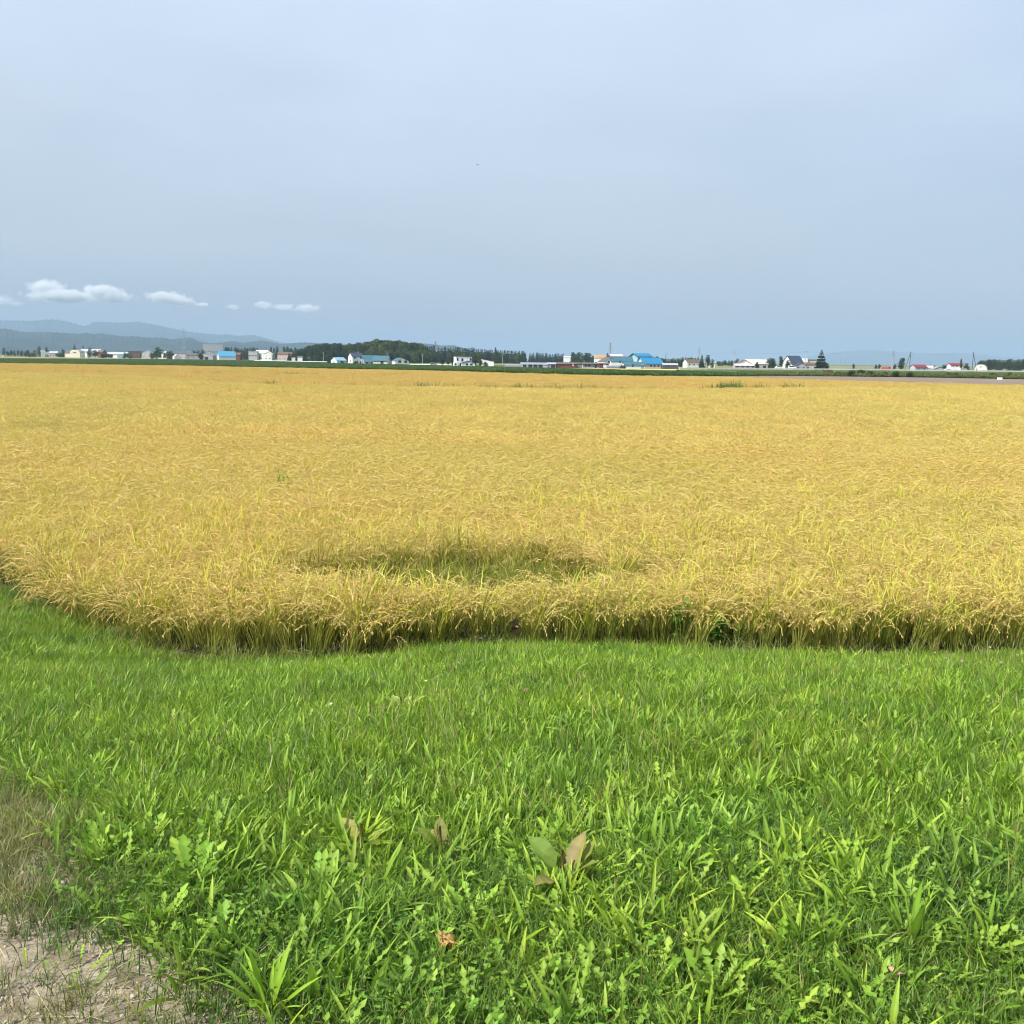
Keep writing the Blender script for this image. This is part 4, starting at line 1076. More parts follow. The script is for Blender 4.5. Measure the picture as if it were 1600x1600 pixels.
M['forest'] = ground_mat('forest_slope', [(0.3, (0.008, 0.022, 0.017)), (0.5, (0.014, 0.032, 0.023)), (0.7, (0.028, 0.050, 0.032))], 0.004, 9, bump=30, bscale=0.01)  # red kept low, putting some of the distance haze's blue into the colour
ridge('near_mountains', [(-160, 508), (-60, 510), (0, 512), (8, 512), (20, 514), (40, 518), (60, 518), (80, 518), (100, 519), (125, 521), (135, 519), (150, 522), (160, 520), (175, 523), (195, 525),
      (215, 525), (235, 527), (255, 527), (270, 530), (285, 528), (300, 527), (312, 533), (330, 536), (350, 534), (365, 532), (380, 535), (395, 533), (410, 531),
      (425, 534), (440, 537), (455, 536), (475, 534.5), (520, 537), (560, 539), (600, 538), (640, 536), (657, 536), (672, 537.5), (690, 539.5), (708, 539), (722, 543), (745, 551), (775, 563)], 7200, 3000, M['forest'], 3)
ridge('far_mountains', [(-160, 504), (-60, 501), (0, 500), (30, 500), (60, 499), (75, 498.5), (95, 499), (115, 503), (128, 507), (135, 508), (142, 505), (150, 501), (165, 501), (190, 502), (220, 502),
      (240, 506), (262, 511), (290, 517), (320, 520), (344, 522), (356, 521), (372, 524), (395, 522.5), (403, 524), (420, 529), (437, 534), (454, 536), (500, 545), (560, 561)], 15000, 5000, M['forest'], 5)
ridge('distant_mountains', [(1180, 569), (1230, 562), (1270, 556), (1300, 550.5), (1330, 547.5), (1350, 546.5), (1370, 546), (1400, 549), (1440, 552), (1480, 550.5), (1520, 553), (1580, 558), (1680, 564), (1760, 574)], 24000, 7000, M['forest'], 8)

# ------------------------------------------------------------------ trees
def crown_leafy(w, h, n, c1, c2, lobes, zb, leaf=0.5, seed=0):
    """leaf clumps through the volume of several lobes, denser near their skins"""
    b = MB(); rg = np.random.default_rng(seed)
    ctr = []
    for k in range(lobes):
        t = rg.uniform(0.12, 0.92); rr = w * 0.5 * math.sin(math.pi * (0.2 + 0.75 * t)) ** 0.8
        a = k * 2.4 + rg.uniform(-0.4, 0.4); d = rr * rg.uniform(0.15, 0.72)
        ctr.append((d * math.cos(a), d * math.sin(a), zb + (h - zb) * t, w * rg.uniform(0.17, 0.30) * (1.15 - 0.4 * t)))
    ctr.append((0, 0, zb + (h - zb) * 0.84, w * 0.24)); ctr.append((0, 0, zb + (h - zb) * 0.45, w * 0.32))
    ctr = np.array(ctr)
    which = rg.choice(len(ctr), n, p=ctr[:, 3] ** 2 / (ctr[:, 3] ** 2).sum())
    d = rg.normal(0, 1, (n, 3)); d /= np.linalg.norm(d, axis=1)[:, None]
    r = ctr[which, 3] * rg.uniform(0.55, 1.08, n)
    p = ctr[which, :3] + d * r[:, None] * np.array((1, 1, 0.82))
    p[:, 2] = np.clip(p[:, 2], zb * 0.7, h)
    az = np.arctan2(d[:, 1], d[:, 0]) + rg.normal(0, 0.7, n)
    t = rg.uniform(0, 1, n)
    cc = mixc(c1, c2, t) * (1 + 0.25 * np.sin(which * 1.7))[:, None]
    s = leaf * rg.uniform(0.6, 1.3, n)
    strips(b, p, az, 1.57 - np.arcsin(np.clip(d[:, 2], -1, 1)) + rg.normal(0, 0.6, n), 0.9, s, s * 0.8, 2, [0.3, 1, 0.25], cc * 0.85, cc, twist=rg.normal(0, 0.6, n))
    return b.mesh('crown', M['tree']), ctr
def trunk_leafy(h, r, ctr, zb):
    b = MB()
    b.tube((0, 0, -0.2), (0.04 * h * 0.3, 0.02 * h, zb + (h - zb) * 0.25), r, r * 0.7, 7, (0.1, 0.08, 0.06))
    b.tube((0.04 * h * 0.3, 0.02 * h, zb + (h - zb) * 0.25), (0, 0, h * 0.85), r * 0.7, r * 0.2, 6, (0.1, 0.08, 0.06))
    for c in ctr: b.tube((0, 0, zb + (c[2] - zb) * 0.35), tuple(c[:3]), r * 0.35, r * 0.1, 5, (0.1, 0.08, 0.06))
    return b.mesh('trunk', M['bark'])
def spruce(h, w, seed, n=1700, c1=(0.016, 0.034, 0.013), c2=(0.045, 0.080, 0.028), gap=0.0):
    """tiers of drooping boughs around a straight stem"""
    b = MB(); rg = np.random.default_rng(seed)
    tiers = int(9 + h * 0.4); lv = []
    z0 = h * 0.07
    per = n // tiers
    for k in range(tiers):
        t = (k + rg.uniform(-0.2, 0.2)) / (tiers - 0.4); t = min(max(t, 0), 0.985)
        z = z0 + (h - z0) * t
        R = w * 0.5 * (1 - t) ** 0.85 * rg.uniform(0.82, 1.1) + 0.12
        if gap and rg.uniform() < 0.3: R *= 0.72
        m = max(14, int(per * (1.5 - t)))
        a = rg.uniform(0, 6.28, m); rr = R * rg.uniform(0.15, 1, m) ** 0.6
        rr *= 1 + 0.18 * np.sin(a * 3 + k * 2)
        p = np.stack([rr * np.cos(a), rr * np.sin(a), z + (h / tiers) * rg.uniform(-0.15, 0.45, m) - rr * 0.28], 1)
        cc = mixc(c1, c2, rg.uniform(0, 1, m))
        s = (0.40 + 0.20 * w * (1 - t)) * rg.uniform(0.7, 1.3, m)
        strips(b, p, a + rg.normal(0, 0.4, m), rg.uniform(1.3, 1.9, m), 0.5, s, s * 0.55, 2, [0.4, 1, 0.1], cc * 0.8, cc, twist=rg.normal(0, 0.5, m))
    m = 24
    strips(b, np.stack([np.zeros(m), np.zeros(m), rg.uniform(h * 0.9, h * 0.97, m)], 1), rg.uniform(0, 6.28, m), rg.uniform(0.1, 0.9, m), 0.2, h * 0.05, h * 0.015, 2, [0.5, 1, 0.1], c1, c2)
    tk = MB(); tk.tube((0, 0, -0.2), (0, 0, h * 0.96), w * 0.045 + 0.05, 0.03, 7, (0.1, 0.08, 0.06))
    return b.mesh('crown', M['tree']), tk.mesh('trunk', M['bark'])
TREES = {}
dk1, dk2 = (0.022, 0.045, 0.014), (0.055, 0.095, 0.026)
md1, md2 = (0.04, 0.075, 0.02), (0.085, 0.135, 0.035)
lt1, lt2 = (0.075, 0.10, 0.03), (0.14, 0.17, 0.055)
for i in range(3):
    for nm, (a, b_) in (('dark', (dk1, dk2)), ('mid', (md1, md2)), ('light', (lt1, lt2))):
        cm, ct = crown_leafy(7.5 + i, 10, 1300, a, b_, 8 + i, 1.7 - 0.4 * i, 0.62, 10 + i)
        TREES[nm, i] = (cm, trunk_leafy(10, 0.22, ct, 1.8), 10.0, 7.5 + i)
    cm, tk = spruce(10, 3.6 + 0.5 * i, 30 + i)
    TREES['spruce', i] = (cm, tk, 10.0, 3.6 + 0.5 * i)
cm, tk = spruce(10, 5.6, 77, 1500, gap=1)
TREES['bigspruce', 0] = (cm, tk, 10.0, 5.6)
def shrub_mesh(seed, a, b_):
    b, ct = crown_leafy(3.2, 2.2, 700, a, b_, 6, 0.25, 0.3, seed)
    t = MB()
    for c in ct: t.tube((0, 0, -0.1), tuple(c[:3]), 0.05, 0.02, 5)
    return b, t.mesh('trunk', M['bark'])
for i in range(2):
    for nm, cs in (('bush', (dk1, dk2)), ('greenbush', (md1, md2)), ('rustbush', ((0.16, 0.085, 0.045), (0.24, 0.14, 0.06)))):
        c_, t_ = shrub_mesh(60 + i, *cs); TREES[nm, i] = (c_, t_, 2.2, 3.2)
def tree(px, top, D, kind, label, group=None, wpx=None, base=None, cat=None, name=None):
    z0 = gs(xat(px, D), D) if base is None else base
    h = zat(px, top, D) - z0
    v = random.randrange(3) if (kind, 1) in TREES else 0
    if (kind, v) not in TREES: v = 0
    cm_, tk_, H0, W0 = TREES[kind, v]
    nm = name or {'spruce': 'spruce_tree', 'bigspruce': 'spruce_tree', 'bush': 'shrub', 'greenbush': 'shrub', 'rustbush': 'shrub'}.get(kind, 'broadleaf_tree')
    s = h / H0
    e = empty(nm, (xat(px, D), D, z0), random.uniform(0, 6.28))
    sw = s if wpx is None else (wpx * D / F) / W0
    for part, m in (('crown', cm_), ('trunk', tk_)):
        o = bpy.data.objects.new(part, m); COL.objects.link(o); o.parent = e
        o.scale = (sw, sw, s)
    tag(e, label, cat or ('shrub' if nm == 'shrub' else 'tree'), group)
    return e
ORD = ['leftmost'] + [q_ + ' from left' for q_ in ('second', 'third', 'fourth', 'fifth', 'sixth', 'seventh', 'eighth', 'ninth')]
def row(x0, x1, n, t0, t1, D, kind, label, group, jd=40, jt=1.2, w=None):
    lab0 = label
    for k in range(n):
        t = (k + 0.5) / n
        px = x0 + (x1 - x0) * t + random.uniform(-0.4, 0.4) * (x1 - x0) / n
        kk = kind if isinstance(kind, str) else random.choice(kind)
        if n <= 9: label = (ORD[k] if k < n - 1 else 'rightmost') + ' ' + lab0
        tree(px, t0 + (t1 - t0) * t + random.uniform(-jt, jt), D + random.uniform(-jd, jd), kk, label, group, wpx=w)

# the wooded hill: too dense to count
hill_x = [(470, 4), (500, 8), (540, 12), (585, 17), (630, 17), (660, 12), (672, 4)]
HD = 1050.0
def hill_z(x, y):
    px = 800 + x / y * F
    a = np.interp(px, [455, 480, 520, 560, 590, 640, 662, 680], [0, 1.5, 2.2, 6.5, 9.5, 8.0, 4, 0])
    return -1.4 + a * np.exp(-((y - (HD + 70)) / 70) ** 2)
hx_ = np.linspace(xat(440, HD + 60), xat(700, HD + 60), 60); hy_ = np.linspace(HD - 120, HD + 260, 40)
GX, GY = np.meshgrid(hx_, hy_); mb = MB(); ii = np.arange(GX.size).reshape(GX.shape)
q = np.stack([ii[:-1, :-1], ii[:-1, 1:], ii[1:, 1:], ii[1:, :-1]], -1).reshape(-1, 4)
mb.add(np.stack([GX.ravel(), GY.ravel(), hill_z(GX, GY).ravel() - 0.1], 1), q)
tag(mb.obj('wooded_hill', M['forest'], smooth_=True), kind='structure')
wood_meshes = []
for key in (('dark', 0), ('dark', 1), ('mid', 0), ('mid', 2), ('light', 1), ('spruce', 0), ('spruce', 1)):
    wood_meshes.append(TREES[key][0])
X, Y = grid_pts(xat(462, HD), xat(668, HD), HD - 35, HD + 110, 7.0, 0.4)
PX = 800 + X / Y * F
n = len(X)
left = PX < 545
id_ = np.where(left, RNG.choice([0, 5, 6, 5, 1], n), RNG.choice([0, 1, 2, 3, 4, 2], n))
topz = np.interp(PX, [462, 469, 475, 490, 505, 530, 541, 560, 578, 588, 600, 625, 640, 655, 663, 668], [548, 546, 541.5, 536.5, 535, 535, 537, 535, 531.5, 530, 531.5, 532, 533.5, 535.5, 540, 548])
crest = np.array([zat(p, t, HD + 40) for p, t in zip(PX, topz)])
g0 = hill_z(X, Y)
hh = np.clip((crest - g0) * RNG.uniform(0.72, 0.97, n), 4, 22) / 10
hh = np.where(Y < HD + 5, np.minimum(hh, RNG.uniform(0.7, 1.25, n)), hh)
o = scatter('woodland', wood_meshes, np.stack([X, Y, g0], 1), np.stack([np.zeros(n), np.zeros(n), RNG.uniform(0, 6.28, n)], 1), np.stack([np.clip(hh, 0.8, 1.3), np.clip(hh, 0.8, 1.3), hh], 1), id_)
tag(o, 'dense dark wood covering the low hill left of centre', 'woodland', kind='stuff')

# spruces behind the farms
tree(774, 542.3, 1240, 'spruce', 'lone spruce rising above the dark row behind the white shed', wpx=6)
row(666, 681, 5, 541, 540, 1150, 'spruce', 'dark spruce in the clump beside the tower right of the wooded hill', 'spruces beside the lattice tower', w=6.5)
row(684, 740, 20, 542.5, 543.5, 1250, 'spruce', 'dark spruce in the row behind the white flat roofed house', 'spruces in the row behind the white farmhouse', w=6.5, jt=1.5)
row(738, 822, 30, 544.5, 549, 1300, 'spruce', 'dark spruce in the long row sinking to the right behind the long open shed', 'spruces in the long row behind the open shed', w=6, jt=1.0)
row(684, 822, 26, 550, 552, 1230, ('dark', 'dark', 'mid'), 'dark broadleaf tree filling the foot of the spruce row', 'trees along the foot of the spruce row', jt=1.5)
row(827, 842, 5, 552, 551, 1500, 'spruce', 'small spruce right of the gap in the tree row', 'small spruces right of the gap', w=5)
tree(839, 549.5, 1500, 'spruce', 'narrow pointed spruce right of the gap in the tree row', wpx=4)
row(842, 882, 14, 552, 553, 1500, 'spruce', 'low dark spruce above the red brown shed', 'low spruces above the red brown shed', w=6, jt=1.2)
row(893, 925, 7, 552.5, 552, 1100, 'dark', 'rounded dark tree left of the cream and orange building', 'rounded trees left of the orange building', w=11, jt=1.5)
tree(926.5, 557, 1000, 'bush', 'small dark shrub touching the left side of the orange building', wpx=7)
tree(949, 552, 900, 'dark', 'dark tree between the orange building and the lattice tower', wpx=6)
tree(952, 554, 905, 'spruce', 'thin spruce at the foot of the lattice tower behind the teal roof', wpx=4)
row(1016, 1036, 6, 556.5, 560, 1100, 'dark', 'rounded dark tree rising behind the blue barn', 'rounded trees behind the blue barn', w=9)
row(1034, 1068, 12, 560.5, 560, 1000, ('spruce', 'dark'), 'dark tree in the row behind the low grey shed', 'trees in the row behind the low grey shed', w=6)
row(1066, 1094, 9, 558.6, 559.5, 1000, ('spruce', 'dark'), 'dark tree behind the brown roofed house', 'trees behind the brown roofed house', w=6)
tree(1096.5, 554, 800, 'spruce', 'pointed dark conifer right of the brown roofed house', wpx=7)
tree(1106.5, 555, 800, 'dark', 'leaning dark broadleaf tree right of the pointed conifer', wpx=10)
tree(1113, 561.5, 820, 'dark', 'smaller round tree at the right of the leaning dark tree', wpx=8)
row(1119, 1147, 8, 564, 563, 1300, 'dark', 'low distant tree left of the white utility pole', 'low distant trees left of the white utility pole', w=7)
tree(1152, 560.5, 900, 'dark', 'square dark tree behind the white utility pole', wpx=10)
tree(1183, 565.5, 690, 'dark', 'dark tree in front of the wide grey roof', wpx=8)
row(1197, 1213, 4, 561, 560.5, 720, 'dark', 'rounded dark tree between the wide grey roof and the navy roofed house', 'rounded trees left of the navy roofed house', w=9)
tree(1220, 557.5, 720, 'mid', 'tall green tree touching the left gable of the navy roofed house', wpx=10)
tree(1231, 563, 690, 'mid', 'green tree in front of the navy roofed house', wpx=11)
tree(1283, 547.3, 700, 'bigspruce', 'tall layered spruce standing alone right of the navy roofed house', wpx=16)
tree(1292, 568.5, 715, 'bush', 'dark shrub at the right foot of the tall layered spruce', wpx=9)
tree(1334, 569, 900, 'bush', 'single tiny dark shrub on the open field right of the tall spruce', wpx=4)
tree(1369, 569.8, 900, 'dark', 'left one of two small dark trees on the field beside the orange truck', wpx=5)
tree(1374, 568.7, 900, 'dark', 'right one of two small dark trees on the field beside the orange truck', wpx=5)
tree(1398, 569.8, 950, 'bush', 'small dark shrub right of the orange truck', wpx=6)
tree(1409, 560, 760, 'dark', 'rounded dark tree beside the left braced power pole', wpx=15)
tree(1476, 570, 800, 'dark', 'dark tree left of the two storey house with the red roof', wpx=12)
tree(1501.5, 561.5, 700, 'mid', 'thin upright tree in front of the red roofed two storey house', wpx=5)
tree(1510, 568, 720, 'dark', 'dark round tree right of the red roofed two storey house', wpx=11)
tree(1460, 571.6, 850, 'bush', 'tiny dark shrub above the grey gabled roof', wpx=5)
row(1528, 1545, 6, 564.5, 563.5, 1000, 'dark', 'dark tree behind the barrel roofed barn', 'trees behind the barrel roofed barn', w=9)
row(1543, 1620, 26, 563, 561.8, 1000, 'dark', 'rounded dark tree in the belt reaching the right edge', 'trees in the belt at the right edge', w=9, jt=1.3)
# left of the wood
row(443, 471, 7, 543.5, 545, 1500, ('dark', 'mid'), 'scattered tree between village and wooded hill', 'trees between the village and the wooded hill', w=8, jt=1.4)
tree(433.5, 542.3, 1250, 'dark', 'taller round tree behind the brown roof left of the wood', wpx=9)
tree(449, 542.3, 1250, 'mid', 'upright tree behind the brown roof, nearest to the wood', wpx=7)
tree(423.5, 542.5, 1300, 'mid', 'thin green tree above the white gabled roofs', wpx=6)
tree(428.5, 544, 1300, 'dark', 'small dark tree right of the thin green one above the white roofs', wpx=5)
row(366, 403, 13, 544.5, 543.5, 1400, ('spruce', 'dark'), 'dark tree in the row behind the brick red house', 'trees in the row behind the brick red house', w=6.5, jt=1.4)
row(350, 364, 3, 542.5, 544, 1500, 'dark', 'round tree above the right end of the bright blue roof', 'round trees above the bright blue roof', w=8)
row(301, 320, 5, 547.5, 547, 1500, ('mid', 'dark'), 'low tree in front of the pale apartment block', 'low trees in front of the apartment block', w=7)
tree(314, 552.3, 1080, 'bush', 'round dark shrub left of the white barn with the bright blue roof', wpx=11)
tree(246.5, 543, 1250, 'dark', 'large round dark tree right of the brown box shaped shed', wpx=17)
row(260, 272, 3, 549, 548.5, 1250, ('mid', 'dark'), 'small green tree right of the large round dark tree', 'small trees right of the large round tree', w=6)
tree(140, 543.5, 1400, 'dark', 'rounded dark tree between the pale roofs and the barrel fronted barn', wpx=9)
tree(148.5, 547.5, 1390, 'dark', 'broad low dark tree in front of the red and white house', wpx=12)
tree(117, 536.8, 1650, 'spruce', 'taller dark spruce rising behind the barrel fronted barn', wpx=6)
tree(130.5, 539.2, 1650, 'spruce', 'shorter spruce right of the one behind the barrel fronted barn', wpx=4.5)
tree(73, 541.6, 1500, 'spruce', 'small dark conifer above the grey roofed white house at the left', wpx=6)
tree(62, 541.5, 1500, 'mid', 'loose light green tree left of the grey roofed white house', wpx=10)
tree(54, 547, 1450, 'light', 'pale low tree left of the grey roofed white house', wpx=9)
tree(99, 546.2, 1450, 'mid', 'olive tree left of the barrel fronted barn', wpx=10)
tree(6, 543.3, 1600, 'dark', 'dark tree near the left edge of the plain', wpx=6)
row(9, 46, 9, 548, 548, 1600, ('dark', 'mid'), 'low dark tree in the row at the far left', 'low trees in the row at the far left', w=6, jt=1.2)
for a, c, n, tp, lb in ((38, 52, 3, 551.5, 'low dark tree between the far left row and the grey roofed house'), (88, 100, 4, 551.5, 'low dark tree before the pale bungalow at the far left'), (155, 176, 5, 552.0, 'low dark tree between the red house and the greenhouse'),
                        (194, 204, 3, 551.8, 'low dark tree between the greenhouse and the brown shed'), (236, 250, 4, 550.5, 'low dark tree beside the large round village tree'), (257, 278, 6, 551.5, 'low dark tree among the brick coloured houses'),
                        (293, 300, 3, 552.0, 'low dark tree among the dark roofs'), (306, 320, 4, 552.0, 'low dark tree behind the round dark shrub'), (371, 390, 6, 549.0, 'low dark tree right of the brick red house'),
                        (402, 408, 2, 550.5, 'low dark tree between the pale and white houses'), (425, 440, 5, 549.5, 'low dark tree between the white and brown roofs'), (454, 470, 5, 549.5, 'low dark tree nearest the wooded hill')):
    row(a, c, n, tp, tp + 0.5, 1260, ('dark', 'mid', 'dark'), lb, lb.replace('low dark tree', 'low dark trees'), w=7, jt=1.3, jd=60)
# around the blue roofed farms
tree(742, 551.8, 625, 'dark', 'dense dark tree behind the right side of the white flat roofed house', wpx=13)
tree(707.5, 560, 640, 'dark', 'dark tree touching the left wall of the white flat roofed house', wpx=8)
tree(691.5, 560.5, 700, 'dark', 'rounded bush like tree right of the lattice tower', wpx=9)
tree(700, 561.5, 700, 'dark', 'smaller bush like tree just left of the white flat roofed house', wpx=6)
tree(751, 562.5, 600, 'mid', 'olive tree left of the white slant roofed shed', wpx=8)
tree(759, 566, 575, 'bush', 'round dark shrub in front of the white slant roofed shed', wpx=8)
row(513, 519, 2, 558, 559, 760, 'dark', 'dark tree at the left end of the pale blue roofed barn', 'trees at the left end of the pale blue roofed barn', w=7)
tree(650, 551, 900, 'light', 'pale green rounded tree at the foot of the wooded hill behind the white shed', wpx=13)
tree(555, 564.5, 690, 'bush', 'small dark shrub at the wall corner of the navy roofed white house', wpx=6)
row(520, 540, 3, 565.5, 565.5, 700, 'greenbush', 'low shrub in front of the pale blue roofed barn', 'low shrubs in front of the pale blue roofed barn', w=6)
row(470, 515, 8, 556, 557, 950, ('mid', 'light', 'dark'), 'small tree on the meadow in front of the wood', 'small trees in front of the wood', w=9)
# shrubs in the rough strip at the right
for px, tp, w in ((1199, 583.2, 5), (1232, 580.6, 7), (1252, 581.5, 5), (1270, 581, 8), (1312, 581, 10), (1330, 579.4, 14), (1346, 578.4, 16), (1362, 580, 12), (1385, 581.4, 10), (1400, 580.6, 12), (1422, 581.2, 12), (1484, 582.6, 12), (1496, 583, 9), (1552, 583.2, 11), (1578, 582.4, 8)):
    tree(px, tp, 262 + random.uniform(-8, 12), 'greenbush', 'low green shrub in the rough strip beyond the brown field at the right', 'shrubs in the rough strip at the right', wpx=w * 1.25)
for px in (1289, 1294, 1300):
    tree(px, 578.3 + random.uniform(0, 1), 330, 'rustbush', 'reddish brown shrub at the end of the yellow strip below the tall spruce', 'reddish shrubs below the tall spruce', wpx=7)

# ------------------------------------------------------------------ buildings
COLS = {'white': (0.80, 0.80, 0.78), 'cream': (0.74, 0.70, 0.58), 'beige': (0.58, 0.54, 0.45), 'grey': (0.36, 0.37, 0.39), 'lgrey': (0.42, 0.43, 0.44), 'dgrey': (0.10, 0.105, 0.115),
        'navy': (0.045, 0.06, 0.105), 'blue': (0.018, 0.17, 0.33), 'teal': (0.045, 0.125, 0.165), 'skyblue': (0.07, 0.27, 0.42), 'paleblue': (0.19, 0.36, 0.45), 'brown': (0.13, 0.085, 0.06),
        'umber': (0.12, 0.09, 0.075), 'brick': (0.17, 0.06, 0.05), 'redroof': (0.20, 0.022, 0.035), 'orange': (0.75, 0.47, 0.25), 'olive': (0.24, 0.24, 0.15), 'tealwall': (0.28, 0.47, 0.52),
        'pink': (0.55, 0.45, 0.42), 'metal': (0.24, 0.26, 0.30)}
for k, c in list(COLS.items()):
    M['w_' + k] = plain('wall_' + k, c, 0.75, var=0.10, scale=0.8, stretch=(1, 1, 0.25), spec=0.25)
    M['r_' + k] = plain('roof_' + k, c, 0.5, var=0.14, scale=1.0, stretch=(2.5, 0.4, 1), spec=0.35)
M['glass'] = plain('window_glass', (0.025, 0.03, 0.04), 0.15, var=0.1, spec=0.6)
M['frame'] = plain('window_frame', (0.45, 0.46, 0.48), 0.5)
M['bay_shade'] = plain('painted_bay_shade', (0.03, 0.03, 0.035), 0.8)  # near-black colour standing in for the shade inside open bays
def window(face, u, z, w, h, e, kind='window'):
    """face: (origin xy, direction along the wall xy, outward normal xy)"""
    (ox, oy), (dx, dy), (nx_, ny_) = face
    def slab(name, mat, parent, uu, ww, z0, z1, p0, p1):
        b = MB()
        c = []
        for a in (uu - ww / 2, uu + ww / 2):
            for p in (p0, p1):
                for zz_ in (z0, z1): c.append((ox + dx * a + nx_ * p, oy + dy * a + ny_ * p, zz_))
        b.add(c, [(0, 1, 3, 2), (4, 6, 7, 5), (0, 4, 5, 1), (2, 3, 7, 6), (0, 2, 6, 4), (1, 5, 7, 3)])
        return b.obj(name, mat, parent)
    if kind == 'window':
        f = slab('window', M['frame'], e, u, w, z - h / 2, z + h / 2, 0.0, 0.06)
        slab('pane', M['glass'], f, u, w - 0.16, z - h / 2 + 0.08, z + h / 2 - 0.08, 0.03, 0.09)
        return f
    if kind == 'opening':
        return slab('opening_shade', M['bay_shade'], e, u, w, z - h / 2, z + h / 2, 0.0, 0.05)  # solid slab on the wall, its dark colour paints the unlit interior
    return slab('door', M['w_' + kind], e, u, w, z - h / 2, z + h / 2, 0.0, 0.07)
def house(name, label, cat, px, D, w, d, top, ridge=None, yaw=0, axis='x', wall='white', roof='navy', over=0.35, th=0.16, wins=(), base=None, group=None, chimney=False, kind='gable', eave_px=True):
    """w along the front, d deep, yaw in degrees (positive turns the left end wall towards the camera). top / ridge are eave and ridge pixel heights."""
    x = xat(px, D); z0 = gs(x, D) if base is None else base
    he = zat(px, top, D) - z0
    hr = (zat(px, ridge, D) - z0) if ridge is not None else he + 0.25
    e = empty(name, (x, D, z0), math.radians(yaw))
    tag(e, label, cat, group)
    b = MB(); c = (0.5, 0.5, 0.5)
    x0, x1, y0, y1 = -w / 2, w / 2, -d / 2, d / 2
    zb = -0.5
    r = MB()
    if kind == 'gable' and axis == 'x':        # ridge along the front: long roof faces us
        b.prism([(y0, zb), (y1, zb), (y1, he), (0, hr - 0.02), (y0, he)], 'x', x0, x1)
        s = (hr - he) / (d / 2)
        for sg in (-1, 1):
            ye = sg * (d / 2 + over); ze = he - s * over
            r.prism([(0, hr + 0.02), (ye, ze + 0.02), (ye, ze + th), (0, hr + th + 0.02)], 'x', x0 - over, x1 + over)
    elif kind == 'gable':                      # gable faces us
        b.prism([(x0, zb), (x1, zb), (x1, he), (0, hr - 0.02), (x0, he)], 'y', y0, y1)
        s = (hr - he) / (w / 2)
        for sg in (-1, 1):
            xe = sg * (w / 2 + over); ze = he - s * over
            r.prism([(0, hr + 0.02), (xe, ze + 0.02), (xe, ze + th), (0, hr + th + 0.02)], 'y', y0 - over, y1 + over)
    elif kind == 'shed':                       # one slope falling to the right
        b.prism([(x0, zb), (x1, zb), (x1, he), (x0, hr)], 'y', y0, y1)
        s = (hr - he) / w
        r.prism([(x0 - over, hr + s * over + 0.02), (x1 + over, he - s * over + 0.02), (x1 + over, he - s * over + th), (x0 - over, hr + s * over + th)], 'y', y0 - over, y1 + over)
    elif kind == 'flat':
        b.box(x0, x1, y0, y1, zb, he)
        r.box(x0 - over, x1 + over, y0 - over, y1 + over, he + 0.02, he + 0.02 + max(th, hr - he))
    elif kind == 'lean':                       # one slope falling towards us
        b.prism([(y0, zb), (y1, zb), (y1, hr), (y0, he)], 'x', x0, x1)
        s = (hr - he) / d
        r.prism([(y0 - over, he - s * over + 0.02), (y1 + over, hr + s * over + 0.02), (y1 + over, hr + s * over + th), (y0 - over, he - s * over + th)], 'x', x0 - over, x1 + over)
    elif kind in ('arch', 'archx'):            # barrel roof
        ax = 'y' if kind == 'arch' else 'x'
        half = (w if ax == 'y' else d) / 2
        arc = [(-half * math.cos(t), he + (hr - he) * math.sin(t) ** 0.9) for t in np.linspace(0, math.pi, 15)]
        arc_o = [(p[0] * 1.03, p[1] + 0.02 + (th if 0 < i < 14 else 0)) for i, p in enumerate(arc)]
        a0, a1 = (y0, y1) if ax == 'y' else (x0, x1)
        b.prism([(-half, zb), (half, zb)] + arc[::-1], ax, a0, a1)
        n_ = len(arc)
        for i in range(n_ - 1):
            r.prism([arc[i], arc[i + 1], arc_o[i + 1], arc_o[i]], ax, a0 + 0.05, a1 + over)
    wo = b.obj('wall', M['w_' + wall], e)
    ro = r.obj('roof', M['r_' + roof], e)
    if chimney:
        cb = MB(); cb.box(w * 0.18, w * 0.18 + 0.6, -0.3, 0.3, hr - 0.6, hr + 0.9); cb.box(w * 0.18 - 0.06, w * 0.18 + 0.66, -0.36, 0.36, hr + 0.9, hr + 1.02)
        cb.obj('chimney', M['w_lgrey'], ro)
    faces = {'f': ((0, y0), (1, 0), (0, -1)), 'l': ((x0, 0), (0, -1), (-1, 0)), 'r': ((x1, 0), (0, 1), (1, 0))}
    for wn_ in wins:
        fc, u, z, ww, hh_ = wn_[:5]
        window(faces[fc], u, z, ww, hh_, e, wn_[5] if len(wn_) > 5 else 'window')
    return e
W_ = lambda n, w, z, ww, hh, k='window', f='f': [(f, -w / 2 + w * (i + 0.5) / n, z, ww, hh, k) for i in range(n)]

